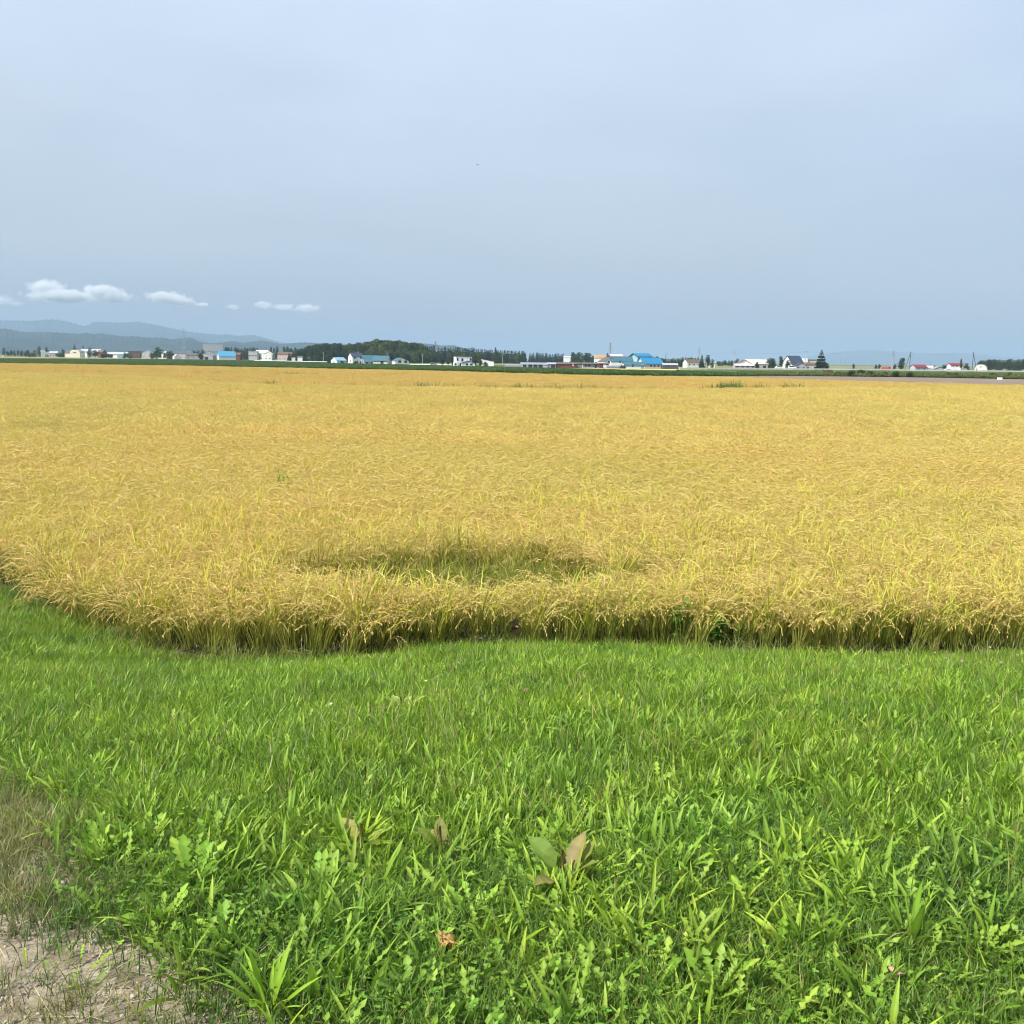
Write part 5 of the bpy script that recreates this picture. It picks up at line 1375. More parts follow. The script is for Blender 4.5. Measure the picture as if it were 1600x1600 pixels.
# --- left village
house('farmhouse', 'white house with grey gabled roof in the village at the far left', 'house', 71, 1500, 12, 8, 551, 547, 25, 'x', 'white', 'metal', wins=W_(3, 12, 2.4, 1.3, 1.2))
house('farmhouse', 'low pale bungalow right of the grey gabled house at the far left', 'house', 84.5, 1500, 11, 8, 551.5, 549, 10, 'x', 'lgrey', 'lgrey', wins=W_(3, 11, 2.2, 1.2, 1.1))
house('barn', 'cream barn with rounded barrel front and a dark window high in it', 'barn', 121, 1380, 13, 16, 551.2, 546.6, 0, 'y', 'cream', 'grey', kind='arch', wins=[('f', -0.2, 6.2, 4.6, 1.3)])
house('barn_wing', 'long cream shed with dark roof joined to the barrel fronted barn', 'barn', 109.5, 1390, 10, 10, 551.8, 547.3, 0, 'x', 'cream', 'dgrey')
house('farmhouse', 'white house with long pale roof behind the round dark tree', 'house', 143, 1480, 28, 9, 549, 545.5, 0, 'x', 'lgrey', 'lgrey', wins=W_(4, 28, 2.5, 1.6, 1.3))
house('farmhouse', 'small white gabled house under the pale roof', 'house', 134, 1440, 7, 7, 552, 549.3, 0, 'y', 'white', 'metal', wins=W_(2, 7, 2, 1.1, 1.1))
house('farmhouse', 'brick red house beside the broad low tree at the left', 'house', 159.5, 1460, 9, 8, 550, 546.8, -20, 'x', 'brick', 'umber', wins=W_(2, 9, 3.5, 1.4, 1.2))
house('greenhouse', 'long low greenhouse with pale green covering at the left', 'greenhouse', 185, 1420, 28, 8, 553.4, 550.3, 0, 'x', 'paleblue', 'lgrey')
house('shed', 'small bright white box shed in front of the long greenhouse', 'shed', 180.5, 1330, 6, 4, 554.2, None, 0, 'x', 'white', 'lgrey', kind='flat')
house('warehouse', 'tall brown box shaped shed with dark flat roof', 'warehouse', 211, 1320, 14, 10, 549.5, 548.5, 8, 'x', 'brown', 'dgrey', kind='flat')
house('farmhouse', 'grey gabled house right of the brown box shaped shed', 'house', 231, 1400, 13, 9, 551.5, 547.3, 0, 'y', 'lgrey', 'metal', wins=W_(2, 13, 3, 1.4, 1.2))
house('farmhouse', 'white walled house half hidden behind the large round tree', 'house', 253, 1380, 12, 8, 552, 548.5, 0, 'x', 'white', 'lgrey', wins=W_(3, 12, 2.4, 1.2, 1.2))
house('farmhouse', 'brick coloured house right of the large round tree', 'house', 267, 1350, 8, 8, 553.5, 551, 0, 'x', 'brick', 'brown')
house('shed', 'small white gabled shed on the green field edge, left of the dark roofs', 'shed', 275.5, 1080, 6, 6, 557.5, 553.8, 35, 'y', 'white', 'lgrey')
house('farmhouse', 'low house with wide dark roof right of the small white gabled shed', 'house', 288, 1200, 20, 9, 552.6, 549.3, 0, 'x', 'lgrey', 'dgrey', wins=W_(4, 20, 2.2, 1.2, 1.1))
house('farmhouse', 'grey walled house with dark roof left of the round dark shrub', 'house', 303, 1150, 16, 9, 555, 552.2, 12, 'x', 'grey', 'dgrey', wins=W_(3, 16, 2.2, 1.2, 1.1))
house('barn', 'grey gabled barn behind the round dark shrub', 'barn', 325, 1120, 14, 12, 555.3, 550.8, 0, 'y', 'grey', 'metal', wins=[('f', 0, 1.7, 4, 3.2, 'opening')])
ab = house('apartment_block', 'large pale apartment block fading in the haze behind the village', 'apartment block', 333, 2600, 48, 14, 537.5, None, 12, 'x', 'grey', 'grey', kind='flat')
for fl in range(5):
    for i in range(9):
        window(((0, -7), (1, 0), (0, -1)), -21 + i * 5.2, 3 + fl * 3.2, 2.6, 1.5, ab)
house('barn', 'white barn with bright sky blue roof on the green field', 'barn', 354, 1040, 16.5, 12, 556.8, 549, 22, 'x', 'white', 'skyblue', wins=[('l', 0, 1.6, 3, 2.6, 'lgrey')], over=0.25)
house('farmhouse', 'brick red house right of the white barn with the bright blue roof', 'house', 370.5, 1100, 8, 8, 554.5, 551, 0, 'x', 'brick', 'brown', wins=W_(2, 8, 2.6, 1.2, 1.2))
house('farmhouse', 'pale two storey house with flat roof and a window band', 'house', 396.5, 1200, 10, 8, 549.3, 548.6, 0, 'x', 'lgrey', 'lgrey', kind='flat', wins=W_(3, 10, 5.2, 2.2, 1.3))
house('farmhouse', 'white gabled house left of the twin white roofs', 'house', 410, 1250, 14, 9, 551, 547.3, 0, 'x', 'white', 'white', wins=W_(3, 14, 2.4, 1.2, 1.2))
house('farmhouse', 'second white gabled house, touching the first on its right', 'house', 420, 1235, 9, 9, 553, 549.3, 0, 'y', 'white', 'white', wins=W_(2, 9, 2.2, 1.2, 1.2))
house('farmhouse', 'house with broad brown roof left of the wooded hill', 'house', 446.5, 1200, 17, 10, 554, 550, 0, 'x', 'pink', 'brown', wins=W_(3, 17, 2.2, 1.2, 1.1))
house('shed', 'narrow white hut at the meadow edge left of the wood', 'shed', 458.6, 900, 2.6, 3, 558.4, None, 0, 'x', 'cream', 'lgrey', kind='flat')
house('shed', 'dark and white hut right of the narrow white one, before the wood', 'shed', 469, 900, 4, 3, 557.5, 556.4, 0, 'x', 'white', 'dgrey')
# --- farm left of centre
house('barn', 'low white barn with pale blue roof left of the tall white house', 'barn', 529, 725, 7.5, 8.5, 563.2, 558.6, 38, 'x', 'white', 'paleblue', wins=[('f', 0, 1.4, 1.6, 1.4)])
house('farmhouse', 'tall white two storey house with navy roof and white gable', 'house', 556, 715, 8.6, 6.6, 557.6, 551.6, 36, 'x', 'white', 'navy', over=0.3, chimney=True,
      wins=[('f', -2.4, 4.3, 1.5, 1.0), ('f', 2.3, 4.3, 1.3, 1.0), ('f', -0.4, 1.3, 0.9, 2.2), ('f', 1.9, 1.2, 1.1, 1.4), ('f', 3.4, 1.2, 0.6, 1.4), ('l', 0.3, 2.2, 1.0, 1.2), ('l', 1.3, 6.4, 0.8, 0.7), ('l', -0.6, 4.2, 1.6, 0.4)])
house('farmhouse', 'long house with two stepped blue roofs joined to the tall white house', 'house', 578.5, 716, 10.5, 5, 559.8, 555.6, 8, 'x', 'white', 'teal', wins=W_(3, 10.5, 4.2, 1.0, 0.8))
house('porch_wing', 'lower blue roofed front wing of the stepped roof house', 'house', 581, 709, 10.5, 5, 565.2, 560.6, 8, 'x', 'white', 'teal', wins=W_(3, 10.5, 1.2, 1.6, 1.5))
house('barn', 'beige barn with blue roof and white slanting edge, right of the stepped roofs', 'barn', 596.5, 708, 10.5, 7, 563.2, 556.2, -14, 'x', 'beige', 'teal', wins=[('f', 1.5, 1.4, 2.2, 2.2, 'opening')], over=0.5)
house('shed', 'wide white shed with pale blue roof and two dark windows in its gable', 'shed', 625, 705, 9.6, 9, 564.2, 559.3, 24, 'y', 'white', 'teal', over=0.25,
      wins=[('f', -1.6, 2.2, 2.2, 1.6), ('f', 2.6, 2.2, 2.0, 1.6)])
# --- centre
house('farmhouse', 'white boxy two storey house with flat roof and dark corner window', 'house', 723, 592, 9.2, 6.5, 558.2, 557.6, 14, 'x', 'white', 'white', kind='flat', over=0.12,
      wins=[('f', -3.6, 4.2, 1.0, 1.8), ('f', -0.9, 4.0, 1.2, 1.6), ('f', 3.9, 4.3, 1.1, 1.4), ('f', -1.8, 1.2, 1.2, 2.0)])
house('house_wing', 'low white gabled wing with two windows in front of the boxy house', 'house', 731.5, 585, 7.2, 5, 567.2, 564.0, 8, 'y', 'white', 'navy', wins=[('f', -0.9, 1.5, 1.5, 1.1), ('f', 1.5, 1.5, 1.5, 1.1)])
house('house_wing', 'small white lean to at the left of the boxy house', 'house', 712, 586, 2.6, 4, 567, None, 8, 'x', 'white', 'white', kind='flat', over=0.05, wins=[('f', -0.2, 1.5, 1.0, 1.0)])
house('shed', 'white shed with long slanting roof right of the boxy house', 'shed', 762, 612, 7.4, 6, 565.6, 562.0, 0, 'x', 'white', 'white', kind='shed', over=0.1)
house('greenhouse', 'low whitish greenhouse left of the long open shed', 'greenhouse', 801, 640, 9.5, 6, 571.8, 569.6, 0, 'x', 'grey', 'metal', kind='archx')
house('open_shed', 'long open fronted shed with pale grey roof and dark bays', 'shed', 834.5, 618, 16, 6, 570, 566.8, 0, 'x', 'lgrey', 'metal', over=0.2,
      wins=[('f', -5.6, 0.9, 2.0, 1.9, 'opening'), ('f', -2.2, 0.9, 2.4, 2.0, 'opening'), ('f', 0.8, 0.9, 2.4, 2.0, 'opening'), ('f', 3.8, 0.9, 2.4, 2.0, 'opening')])
house('shed', 'dark grey shed right of the long open fronted one', 'shed', 861.5, 619, 5, 6, 568.8, 566.8, 0, 'x', 'grey', 'grey', wins=[('f', 1, 0.8, 2.4, 1.8, 'opening')])
house('shed', 'red brown shed with white window frames beside the road', 'shed', 883, 620, 12.5, 6, 568.8, 566.6, 0, 'x', 'brick', 'umber', wins=[('f', -3, 1.5, 2, 0.9), ('f', 1, 1.5, 1.4, 0.9), ('f', 4.6, 1.9, 0.9, 1.4, 'white')])
house('shed', 'olive walled shed between the red brown shed and the grey house', 'shed', 906, 621, 4.8, 6, 568.4, 567.0, 0, 'x', 'olive', 'umber')
house('farmhouse', 'grey single storey house with thin dark eaves left of the white gable', 'house', 927, 612, 12.5, 7, 568.6, 567.0, 0, 'x', 'grey', 'umber', over=0.8, wins=[('f', -4.6, 1.7, 1.2, 1.4), ('f', -2.6, 1.7, 1.4, 1.4), ('f', 1.2, 1.2, 1.4, 1.8), ('f', 4.4, 1.7, 1.4, 1.3)])
house('shed', 'small shed with white door and red side, right of the grey house', 'shed', 944, 606, 5.2, 4, 568.8, None, 0, 'x', 'brick', 'umber', kind='flat', wins=[('f', 0.2, 1.6, 1.5, 2.2, 'white'), ('f', 1.9, 1.6, 0.9, 1.4)])
house('farmhouse', 'white house with big gable and dark brown roof edge, joined to the teal roof', 'house', 949.5, 628, 8.2, 9, 565, 558.6, 22, 'y', 'white', 'umber', over=0.3, wins=[('f', -1.6, 3.8, 1.6, 1.6), ('f', -0.2, 3.8, 0.9, 1.4)])
house('farmhouse', 'long white house with teal roof right of the big white gable', 'house', 970, 626, 13.5, 8, 564.6, 557.4, 6, 'x', 'white', 'teal', over=0.3, wins=[('f', -1.3, 4.2, 1.2, 1.4), ('f', 3.2, 1.8, 1.4, 1.4)])
house('house_wing', 'low white wing with teal roof in front of the blue barn', 'house', 990, 612, 12.5, 7, 571.0, 565.8, 6, 'x', 'white', 'teal', over=0.3, wins=[('f', -1.2, 2.0, 1.2, 1.6), ('f', 4.6, 1.6, 1.5, 2.6, 'grey')])
house('barn', 'raised teal walled loft with blue roof on top of the blue barn', 'barn', 1001, 650, 10, 9, 556.6, 552.4, 24, 'x', 'tealwall', 'blue', over=0.9)
house('barn', 'large beige barn with bright blue roof and three windows', 'barn', 1015.5, 636, 12.5, 13, 568.0, 559.2, 12, 'x', 'beige', 'blue', over=0.5,
      wins=[('f', -1.5, 1.9, 1.1, 1.2), ('f', 0.8, 1.9, 1.1, 1.2), ('f', 3.2, 1.9, 1.1, 1.2), ('f', 5.4, 1.6, 1.0, 3.0, 'opening')])
house('shed', 'low dark grey shed at the right end of the blue barn', 'shed', 1046.5, 622, 8.8, 6, 570.4, 567.8, 0, 'x', 'dgrey', 'grey', wins=W_(3, 8.8, 1.8, 1.3, 0.9))
house('factory', 'cream and orange block rising behind the sheds', 'building', 937.5, 950, 9.5, 9, 557.2, 554.6, 0, 'x', 'orange', 'orange', kind='flat', over=0.05)
house('factory_annex', 'white lower annex in front of the orange block', 'building', 937, 940, 10, 4, 559.6, None, 0, 'x', 'white', 'lgrey', kind='flat', wins=W_(3, 10, 2.8, 1.6, 1.2))
house('warehouse', 'distant pale building with pinkish roof behind the teal roofs', 'building', 962, 1000, 12, 8, 556.5, 553.6, 0, 'x', 'lgrey', 'pink')
house('farmhouse', 'distant white house on the rise left of the rounded trees', 'house', 886.5, 1250, 9, 7, 558.6, 556.3, 0, 'x', 'white', 'lgrey', wins=W_(3, 9, 2.4, 1.2, 1.1), base=-1.3)
# --- right
house('farmhouse', 'white house with patchy brown roof among trees right of the blue barn', 'house', 1081, 860, 12.5, 8, 566.2, 561.8, 18, 'x', 'white', 'brown', wins=W_(3, 12.5, 2.4, 1.2, 1.1))
house('shed', 'tiny cream shed right of the leaning dark tree', 'shed', 1112, 850, 4.6, 4, 567.2, 565.8, 0, 'x', 'cream', 'lgrey')
house('farmhouse', 'white gabled house with dark brown roof edges beside the white utility pole', 'house', 1162, 720, 9.5, 9, 568.5, 562.4, 0, 'y', 'white', 'umber', over=0.5)
house('house_wing', 'broad low wing with pinkish roof under the brown edged gable', 'house', 1163, 712, 14, 6, 571.4, 568.6, 0, 'x', 'grey', 'pink', wins=W_(4, 14, 1.8, 1.5, 1.1))
house('barn', 'long barn with wide grey beige roof behind the brown edged gable', 'barn', 1181, 735, 15, 11, 568.6, 562.0, 0, 'x', 'grey', 'beige', wins=W_(3, 15, 1.6, 2, 2, 'opening'))
house('farmhouse', 'large house with steep navy blue roof and white gable', 'house', 1239, 735, 11.5, 10, 568.6, 556.2, 30, 'x', 'white', 'navy', over=0.5, wins=[('f', 0, 1.6, 1.6, 1.4), ('l', 0, 5, 1.2, 1.6), ('f', 3, 1.6, 1.6, 1.4)])
house('house_wing', 'blue grey lower wing with slanting roof right of the steep navy roof', 'house', 1250, 722, 8, 6, 572.0, 567.0, 0, 'y', 'grey', 'navy', wins=W_(2, 8, 1.6, 1.3, 1.2))
house('silo_house', 'tall plain white box between the navy roof and the spruce', 'building', 1257.5, 745, 3.2, 3.2, 560.3, None, 0, 'x', 'white', 'white', kind='flat', over=0.03)
house('warehouse', 'flat roofed beige building left of the tall layered spruce', 'building', 1269.5, 748, 8, 7, 562.6, 561.9, 0, 'x', 'beige', 'dgrey', kind='flat', wins=W_(3, 8, 2.2, 1.3, 1.4))
house('farmhouse', 'small house with pink grey wall between the white box and the spruce', 'house', 1266, 725, 9, 6, 569.6, 566.6, 0, 'x', 'pink', 'umber', wins=W_(2, 9, 1.6, 1.2, 1.6))
house('barn', 'low white barn with dark red roof left of the grey gabled roof', 'barn', 1435.5, 780, 9.6, 8, 574, 570, 10, 'x', 'lgrey', 'redroof', wins=W_(2, 9.6, 1.4, 1.5, 1.2))
house('shed', 'tan roofed shed between the red roofed barn and the grey gabled roof', 'shed', 1450, 785, 7, 6, 574.5, 571.8, -15, 'x', 'lgrey', 'pink')
house('greenhouse', 'wide grey gabled greenhouse right of the tan roofed shed', 'greenhouse', 1465, 770, 9.6, 8, 577.4, 573.0, 0, 'y', 'lgrey', 'metal')
house('farmhouse', 'white two storey house with dark red roof near the right edge', 'house', 1492, 740, 8.6, 7, 571.0, 567.8, 0, 'x', 'white', 'redroof', wins=[('f', -2.6, 4.2, 1.0, 1.0), ('f', 0, 4.2, 1.4, 1.0)])
house('farmhouse', 'cream house end right of the thin upright tree by the red roofs', 'house', 1504, 760, 5, 5, 570.4, 568.4, 0, 'y', 'cream', 'umber')
house('barn', 'cream fronted barn with rounded dark roof and three windows at the right', 'barn', 1533.5, 720, 7.6, 11, 576.4, 569.6, -28, 'y', 'cream', 'dgrey', kind='arch',
      wins=[('f', 0, 3.7, 1.0, 0.8), ('f', -2.1, 1.3, 1.0, 1.0), ('f', 2.1, 1.3, 1.0, 1.0)])

# ------------------------------------------------------------------ road, rails, poles
M['steel'] = plain('galvanised_steel', (0.30, 0.32, 0.34), 0.5, metal=0.4)
M['concrete'] = plain('concrete_pole', (0.50, 0.49, 0.47), 0.85)
M['railwhite'] = plain('white_rail', (0.80, 0.80, 0.80), 0.5, var=0.08)
def guardrail(pts_px, label, zth=0.55, road=True):
    """pts: (px, py of the top, D). A raised rail of posts and a continuous beam."""
    P = [(xat(p, D), D, zat(p, y, D)) for p, y, D in pts_px]
    e = empty('guardrail', (P[0][0], P[0][1], P[0][2] - 1.0))
    tag(e, label, 'guardrail')
    b = MB(); po = MB(); o0 = np.array((P[0][0], P[0][1], P[0][2] - 1.0))
    for a, c in zip(P[:-1], P[1:]):
        a = np.array(a) - o0; c = np.array(c) - o0
        v = []
        for q_ in (a, c):
            for dy in (-0.06, 0.06):
                for dz in (-zth, 0): v.append(q_ + np.array((0, dy, dz)))
        b.add(v, [(0, 1, 3, 2), (4, 6, 7, 5), (0, 4, 5, 1), (2, 3, 7, 6), (0, 2, 6, 4), (1, 5, 7, 3)])
        m = int(np.linalg.norm(c - a) / 4)
        for i in range(m + 1):
            p = a + (c - a) * i / max(m, 1)
            po.box(p[0] - 0.07, p[0] + 0.07, p[1] + 0.07, p[1] + 0.2, p[2] - 1.2, p[2] - 0.05)
    b.obj('rail', M['railwhite'], e)
    tag(po.obj('posts', M['railwhite'], e), kind='stuff')
    if road:
        r = MB(); V = []
        for x, y, z in P:
            V += [(x, y - 5.0, gs(x, y) - 0.1), (x, y - 0.8, z - 0.95), (x, y + 0.3, z - 0.93), (x, y + 7.5, z - 0.93), (x, y + 13, gs(x, y) - 0.1)]
        ii = np.arange(len(V)).reshape(len(P), 5)
        q = np.stack([ii[:-1, :-1], ii[1:, :-1], ii[1:, 1:], ii[:-1, 1:]], -1).reshape(-1, 4)
        r.add(V, q)
        tag(r.obj('road', M['turf']), kind='structure')
        t = MB(); V = []
        for x, y, z in P: V += [(x, y + 0.8, z - 0.925), (x, y + 6.8, z - 0.925)]
        ii = np.arange(len(V)).reshape(len(P), 2)
        t.add(V, np.stack([ii[:-1, 0], ii[1:, 0], ii[1:, 1], ii[:-1, 1]], -1))
        tag(t.obj('road', M['asphalt']), kind='structure')
guardrail([(1062, 574.3, 470), (1150, 575.0, 495), (1300, 575.9, 525), (1450, 577.6, 545), (1700, 580.4, 575)], 'long low white guardrail running along the raised road at the right', 0.62)
guardrail([(640, 568.6, 760), (706, 569.6, 740)], 'short white guardrail between the white shed and the boxy house', 0.5)
guardrail([(397, 562.6, 960), (440, 563.6, 900), (512, 564.9, 850)], 'thin white guardrail on the green plain left of the tall white house', 0.5)

def lattice(px, top, D, label, base=None):
    """steel transmission tower"""
    x = xat(px, D); z0 = gs(x, D); H = zat(px, top, D) - z0
    e = empty('transmission_tower', (x, D, z0), 0.3); tag(e, label, 'pylon')
    b = MB(); w0 = H * 0.085; w1 = H * 0.016; r = 0.10 + H * 0.0016
    lv = [0, 0.2, 0.38, 0.53, 0.65, 0.75, 0.84, 0.92, 1.0]
    wd = lambda t: w1 + (w0 - w1) * max(0, 1 - t / 0.8) ** 1.1
    cor = lambda t: [np.array((sx * wd(t), sy * wd(t), H * t)) for sx, sy in ((-1, -1), (1, -1), (1, 1), (-1, 1))]
    for a, c in zip(lv[:-1], lv[1:]):
        A, B = cor(a), cor(c)
        for i in range(4):
            j = (i + 1) % 4
            b.tube(A[i], B[i], r, r, 4); b.tube(A[i], B[j], r * 0.6, r * 0.6, 4); b.tube(A[j], B[i], r * 0.6, r * 0.6, 4); b.tube(B[i], B[j], r * 0.6, r * 0.6, 4)
    b.obj('frame', M['steel'], e)
    for t, L_ in ((0.72, 0.11), (0.84, 0.095), (0.95, 0.08)):
        a = MB(); h = H * t
        for sg in (-1, 1):
            a.tube((0, 0, h + H * 0.02), (sg * H * L_, 0, h), r, r * 0.6, 4); a.tube((0, 0, h - H * 0.012), (sg * H * L_, 0, h), r, r * 0.6, 4)
            a.tube((sg * H * L_, 0, h), (sg * H * L_, 0, h - H * 0.035), r * 0.5, r * 0.5, 5)
        a.obj('crossarm', M['steel'], e)
    return e
lattice(288, 512.6, 2100, 'tall lattice tower before the mountains at the left')
lattice(680.3, 533, 1300, 'lattice tower in the gap right of the wooded hill')
lattice(953, 535, 1500, 'tall lattice tower above the teal roofs')
lattice(1040, 551.5, 2300, 'small lattice tower right of the blue barn')
lattice(1091.6, 543.5, 1900, 'lattice tower above the house with the patchy brown roof')
lattice(1313, 560.5, 3200, 'tiny lattice tower far off right of the tall spruce')
lattice(1321, 562.5, 3600, 'tinier lattice tower just right of the tiny one beyond the field')
lattice(1395, 548, 1700, 'lattice tower between the orange truck and the rounded tree')
lattice(1454, 565, 3300, 'tiny lattice tower above the dark red roofs at the right')

def pole(px, top, D, label, mat='concrete', brace=0, r=0.17, arms=2):
    x = xat(px, D); z0 = gs(x, D); H = zat(px, top, D) - z0
    e = empty('utility_pole', (x, D, z0)); tag(e, label, 'utility pole')
    b = MB(); b.tube((0, 0, -0.3), (0, 0, H), r, r * 0.65, 8); b.obj('pole', M[mat], e)
    for k in range(arms):
        a = MB(); zz_ = H - 0.5 - 0.9 * k
        a.box(-1.0, 1.0, -0.18 - 0.1, -0.18, zz_ - 0.07, zz_ + 0.07)
        for u in (-0.85, 0, 0.85): a.tube((u, -0.23, zz_ + 0.07), (u, -0.23, zz_ + 0.3), 0.05, 0.04, 6)
        a.obj('crossarm', M['steel'], e)
    if brace:
        s = MB(); s.tube((brace, 0, -0.3), (0, 0, H * 0.94), r * 0.8, r * 0.6, 8); s.obj('brace', M[mat], e)
    return e, H, z0
pole(1147, 548.5, 640, 'white utility pole left of the brown edged gable', r=0.22)
pole(1258, 548, 660, 'grey utility pole in front of the plain white box', r=0.18)
M['pole_wood'] = plain('dark_wood_pole', (0.12, 0.11, 0.10), 0.9, var=0.3)
pole(1421.5, 549.3, 640, 'dark utility pole with a slanting brace on its left side', 'pole_wood', brace=-3.4, r=0.26)
pole(1519.5, 550, 640, 'dark utility pole with a slanting brace on its right side', 'pole_wood', brace=3.2, r=0.26)
pole(505.5, 549.5, 880, 'thin pale utility pole in front of the left part of the wood', r=0.16)
pole(428.5, 549, 1000, 'thin utility pole in front of the white roofs left of the wood', r=0.16)
pole(605, 551.5, 800, 'faint utility pole behind the beige barn at the foot of the wooded hill', r=0.15)
pole(660, 552.5, 800, 'pale utility pole between the white shed and the lattice tower', r=0.17)
pole(785, 552.5, 900, 'faint pale utility pole in front of the long spruce row', r=0.15)
pole(1104, 566, 660, 'short pale pole on the roadside right of the brown roofed house', r=0.16, arms=1)
pole(864, 577.5, 300, 'short white stake in the green strip right of centre', r=0.06, arms=0)
pole(831.5, 580, 240, 'lower white stake at the rice edge near the centre', r=0.05, arms=0)
def wire(a, b_, label, sag=1.2, r=0.035):
    p0 = np.array((xat(a[0], a[2]), a[2], zat(a[0], a[1], a[2]))); p1 = np.array((xat(b_[0], b_[2]), b_[2], zat(b_[0], b_[1], b_[2])))
    b = MB(); n = 14; prev = p0
    for i in range(1, n + 1):
        t = i / n; p = p0 + (p1 - p0) * t - np.array((0, 0, sag * 4 * t * (1 - t)))
        b.tube(prev, p, r, r, 4); prev = p
    tag(b.obj('power_line', M['steel']), label, 'power line')
wire((1060, 551.2, 700), (1147, 549.4, 640), 'power line reaching the white utility pole from the left')
wire((1147, 549.4, 640), (1258, 549.4, 660), 'power line from the white utility pole to the grey one')
wire((1258, 549.4, 660), (1421.5, 550.4, 640), 'power line over the tall spruce to the left braced pole')
wire((1421.5, 550.4, 640), (1519.5, 551, 640), 'power line between the two braced poles')
wire((1519.5, 551, 640), (1680, 553.4, 650), 'power line running out of the right edge from the right braced pole')

# ------------------------------------------------------------------ vehicles
M['carwhite'] = plain('car_paint_white', (0.78, 0.78, 0.78), 0.3, var=0.04, spec=0.6)
M['cardark'] = plain('car_paint_dark', (0.06, 0.065, 0.075), 0.3, var=0.05, spec=0.6)
M['cargrey'] = plain('car_paint_grey', (0.30, 0.31, 0.36), 0.3, var=0.05, spec=0.6)
M['machine'] = plain('orange_paint', (0.62, 0.13, 0.05), 0.45, var=0.1)
M['tyre'] = plain('tyre_rubber', (0.02, 0.02, 0.02), 0.9)
M['rim'] = plain('wheel_rim', (0.45, 0.45, 0.46), 0.4, metal=0.6)
def wheel(e, x, y, r):
    b = MB(); b.tube((x, y - 0.1, r), (x, y + 0.1, r), r, r, 14); w = b.obj('wheel', M['tyre'], e)
    c = MB(); c.tube((x, y - 0.115, r), (x, y + 0.115, r), r * 0.55, r * 0.55, 10); c.obj('rim', M['rim'], w)
def car(px, D, label, mat='carwhite', van=False, yaw=0, base=None, z=None):
    x = xat(px, D); z0 = gs(x, D) if z is None else z
    e = empty('parked_van' if van else 'parked_car', (x, D, z0), yaw); tag(e, label, 'van' if van else 'car')
    if van: prof = [(-2.2, 0.3), (2.1, 0.3), (2.2, 0.9), (1.75, 1.15), (1.3, 1.85), (-2.1, 1.9), (-2.2, 1.0)]; gl = [(-1.9, 1.15), (1.35, 1.15), (1.1, 1.72), (-1.85, 1.75)]
    else: prof = [(-2.1, 0.3), (2.1, 0.3), (2.15, 0.72), (1.25, 0.95), (0.65, 1.45), (-1.2, 1.48), (-1.9, 1.0), (-2.15, 0.8)]; gl = [(-1.45, 0.98), (1.0, 0.98), (0.58, 1.38), (-1.15, 1.4)]
    b = MB(); b.prism(prof, 'y', -0.82, 0.82); b.obj('body', M[mat], e)
    g = MB(); g.prism(gl, 'y', -0.84, 0.84); g.obj('side_window', M['glass'], e)
    for wx in (-1.35, 1.35):
        for wy in (-0.75, 0.75): wheel(e, wx, wy, 0.33)
    return e
car(4, 1300, 'white van at the very left edge of the plain', van=True)
car(55, 1300, 'dark car on the field edge at the far left', 'cardark')
car(250, 1150, 'white car in front of the large round tree, on the field edge', van=True)
car(224, 1260, 'white van right of the brown box shaped shed', van=True)
car(677.5, 700, 'grey car parked by the lattice tower between the sheds', 'cargrey', van=True)
car(1217, 600, 'white car parked before the trees left of the navy roofed house', z=-0.1)
car(1238, 600, 'small white van parked in front of the navy roofed house', van=True, z=-0.1)
car(1505.5, 612, 'white van parked on the road near the dark red roof', van=True, z=-0.3)
car(1482, 640, 'white car left of the van, below the two storey house', z=-0.3)
# orange farm truck on the road
def truck(px, D, z):
    e = empty('dump_truck', (xat(px, D), D, z)); tag(e, 'orange red truck standing on the raised road at the right', 'truck')
    b = MB(); b.prism([(0.9, 0.6), (2.2, 0.6), (2.2, 1.5), (1.9, 2.3), (0.9, 2.3)], 'y', -1.0, 1.0); cb = b.obj('cab', M['machine'], e)
    g = MB(); g.prism([(1.15, 1.5), (2.02, 1.5), (1.8, 2.1), (1.15, 2.1)], 'y', -1.02, 1.02); g.obj('window', M['glass'], cb)
    b = MB(); b.prism([(-2.3, 0.9), (0.75, 0.9), (0.75, 2.1), (-2.4, 2.1)], 'y', -1.05, 1.05); b.obj('cargo_bed', M['machine'], e)
    b = MB(); b.box(-2.2, 2.1, -0.4, 0.4, 0.45, 0.85); b.obj('chassis', M['cardark'], e)
    for wx in (-1.5, -0.6, 1.5):
        for wy in (-0.85, 0.85): wheel(e, wx, wy, 0.45)
truck(1384.5, 541, -0.25)
# grey hoop shelter with round dark mouth
e = house('hoop_shelter', 'long low grey hoop shelter with a dark round end before the white gable', 'shelter', 960, 596, 9.5, 4, 573.8, 571.2, 8, 'x', 'grey', 'metal', kind='archx')
e = house('hoop_shelter', 'dark round ended shelter mouth at the right of the grey hoop shelter', 'shelter', 973, 592, 3.6, 4, 574.6, 571.2, 0, 'x', 'dgrey', 'dgrey', kind='arch', wins=[('f', 0, 0.8, 2.4, 1.3, 'opening')])
# white box on the brown strip
b = MB(); b.box(-0.45, 0.45, -0.3, 0.3, 0, 0.5); b.box(-0.5, 0.5, -0.35, 0.35, 0.5, 0.56)
x_, y_ = ghit(1562, 593.6, 0)
tag(b.obj('crate', M['railwhite'], loc=(x_, y_, float(gz(x_, y_)) + 0.04)), 'small white box lying on the brown strip at the right', 'box')

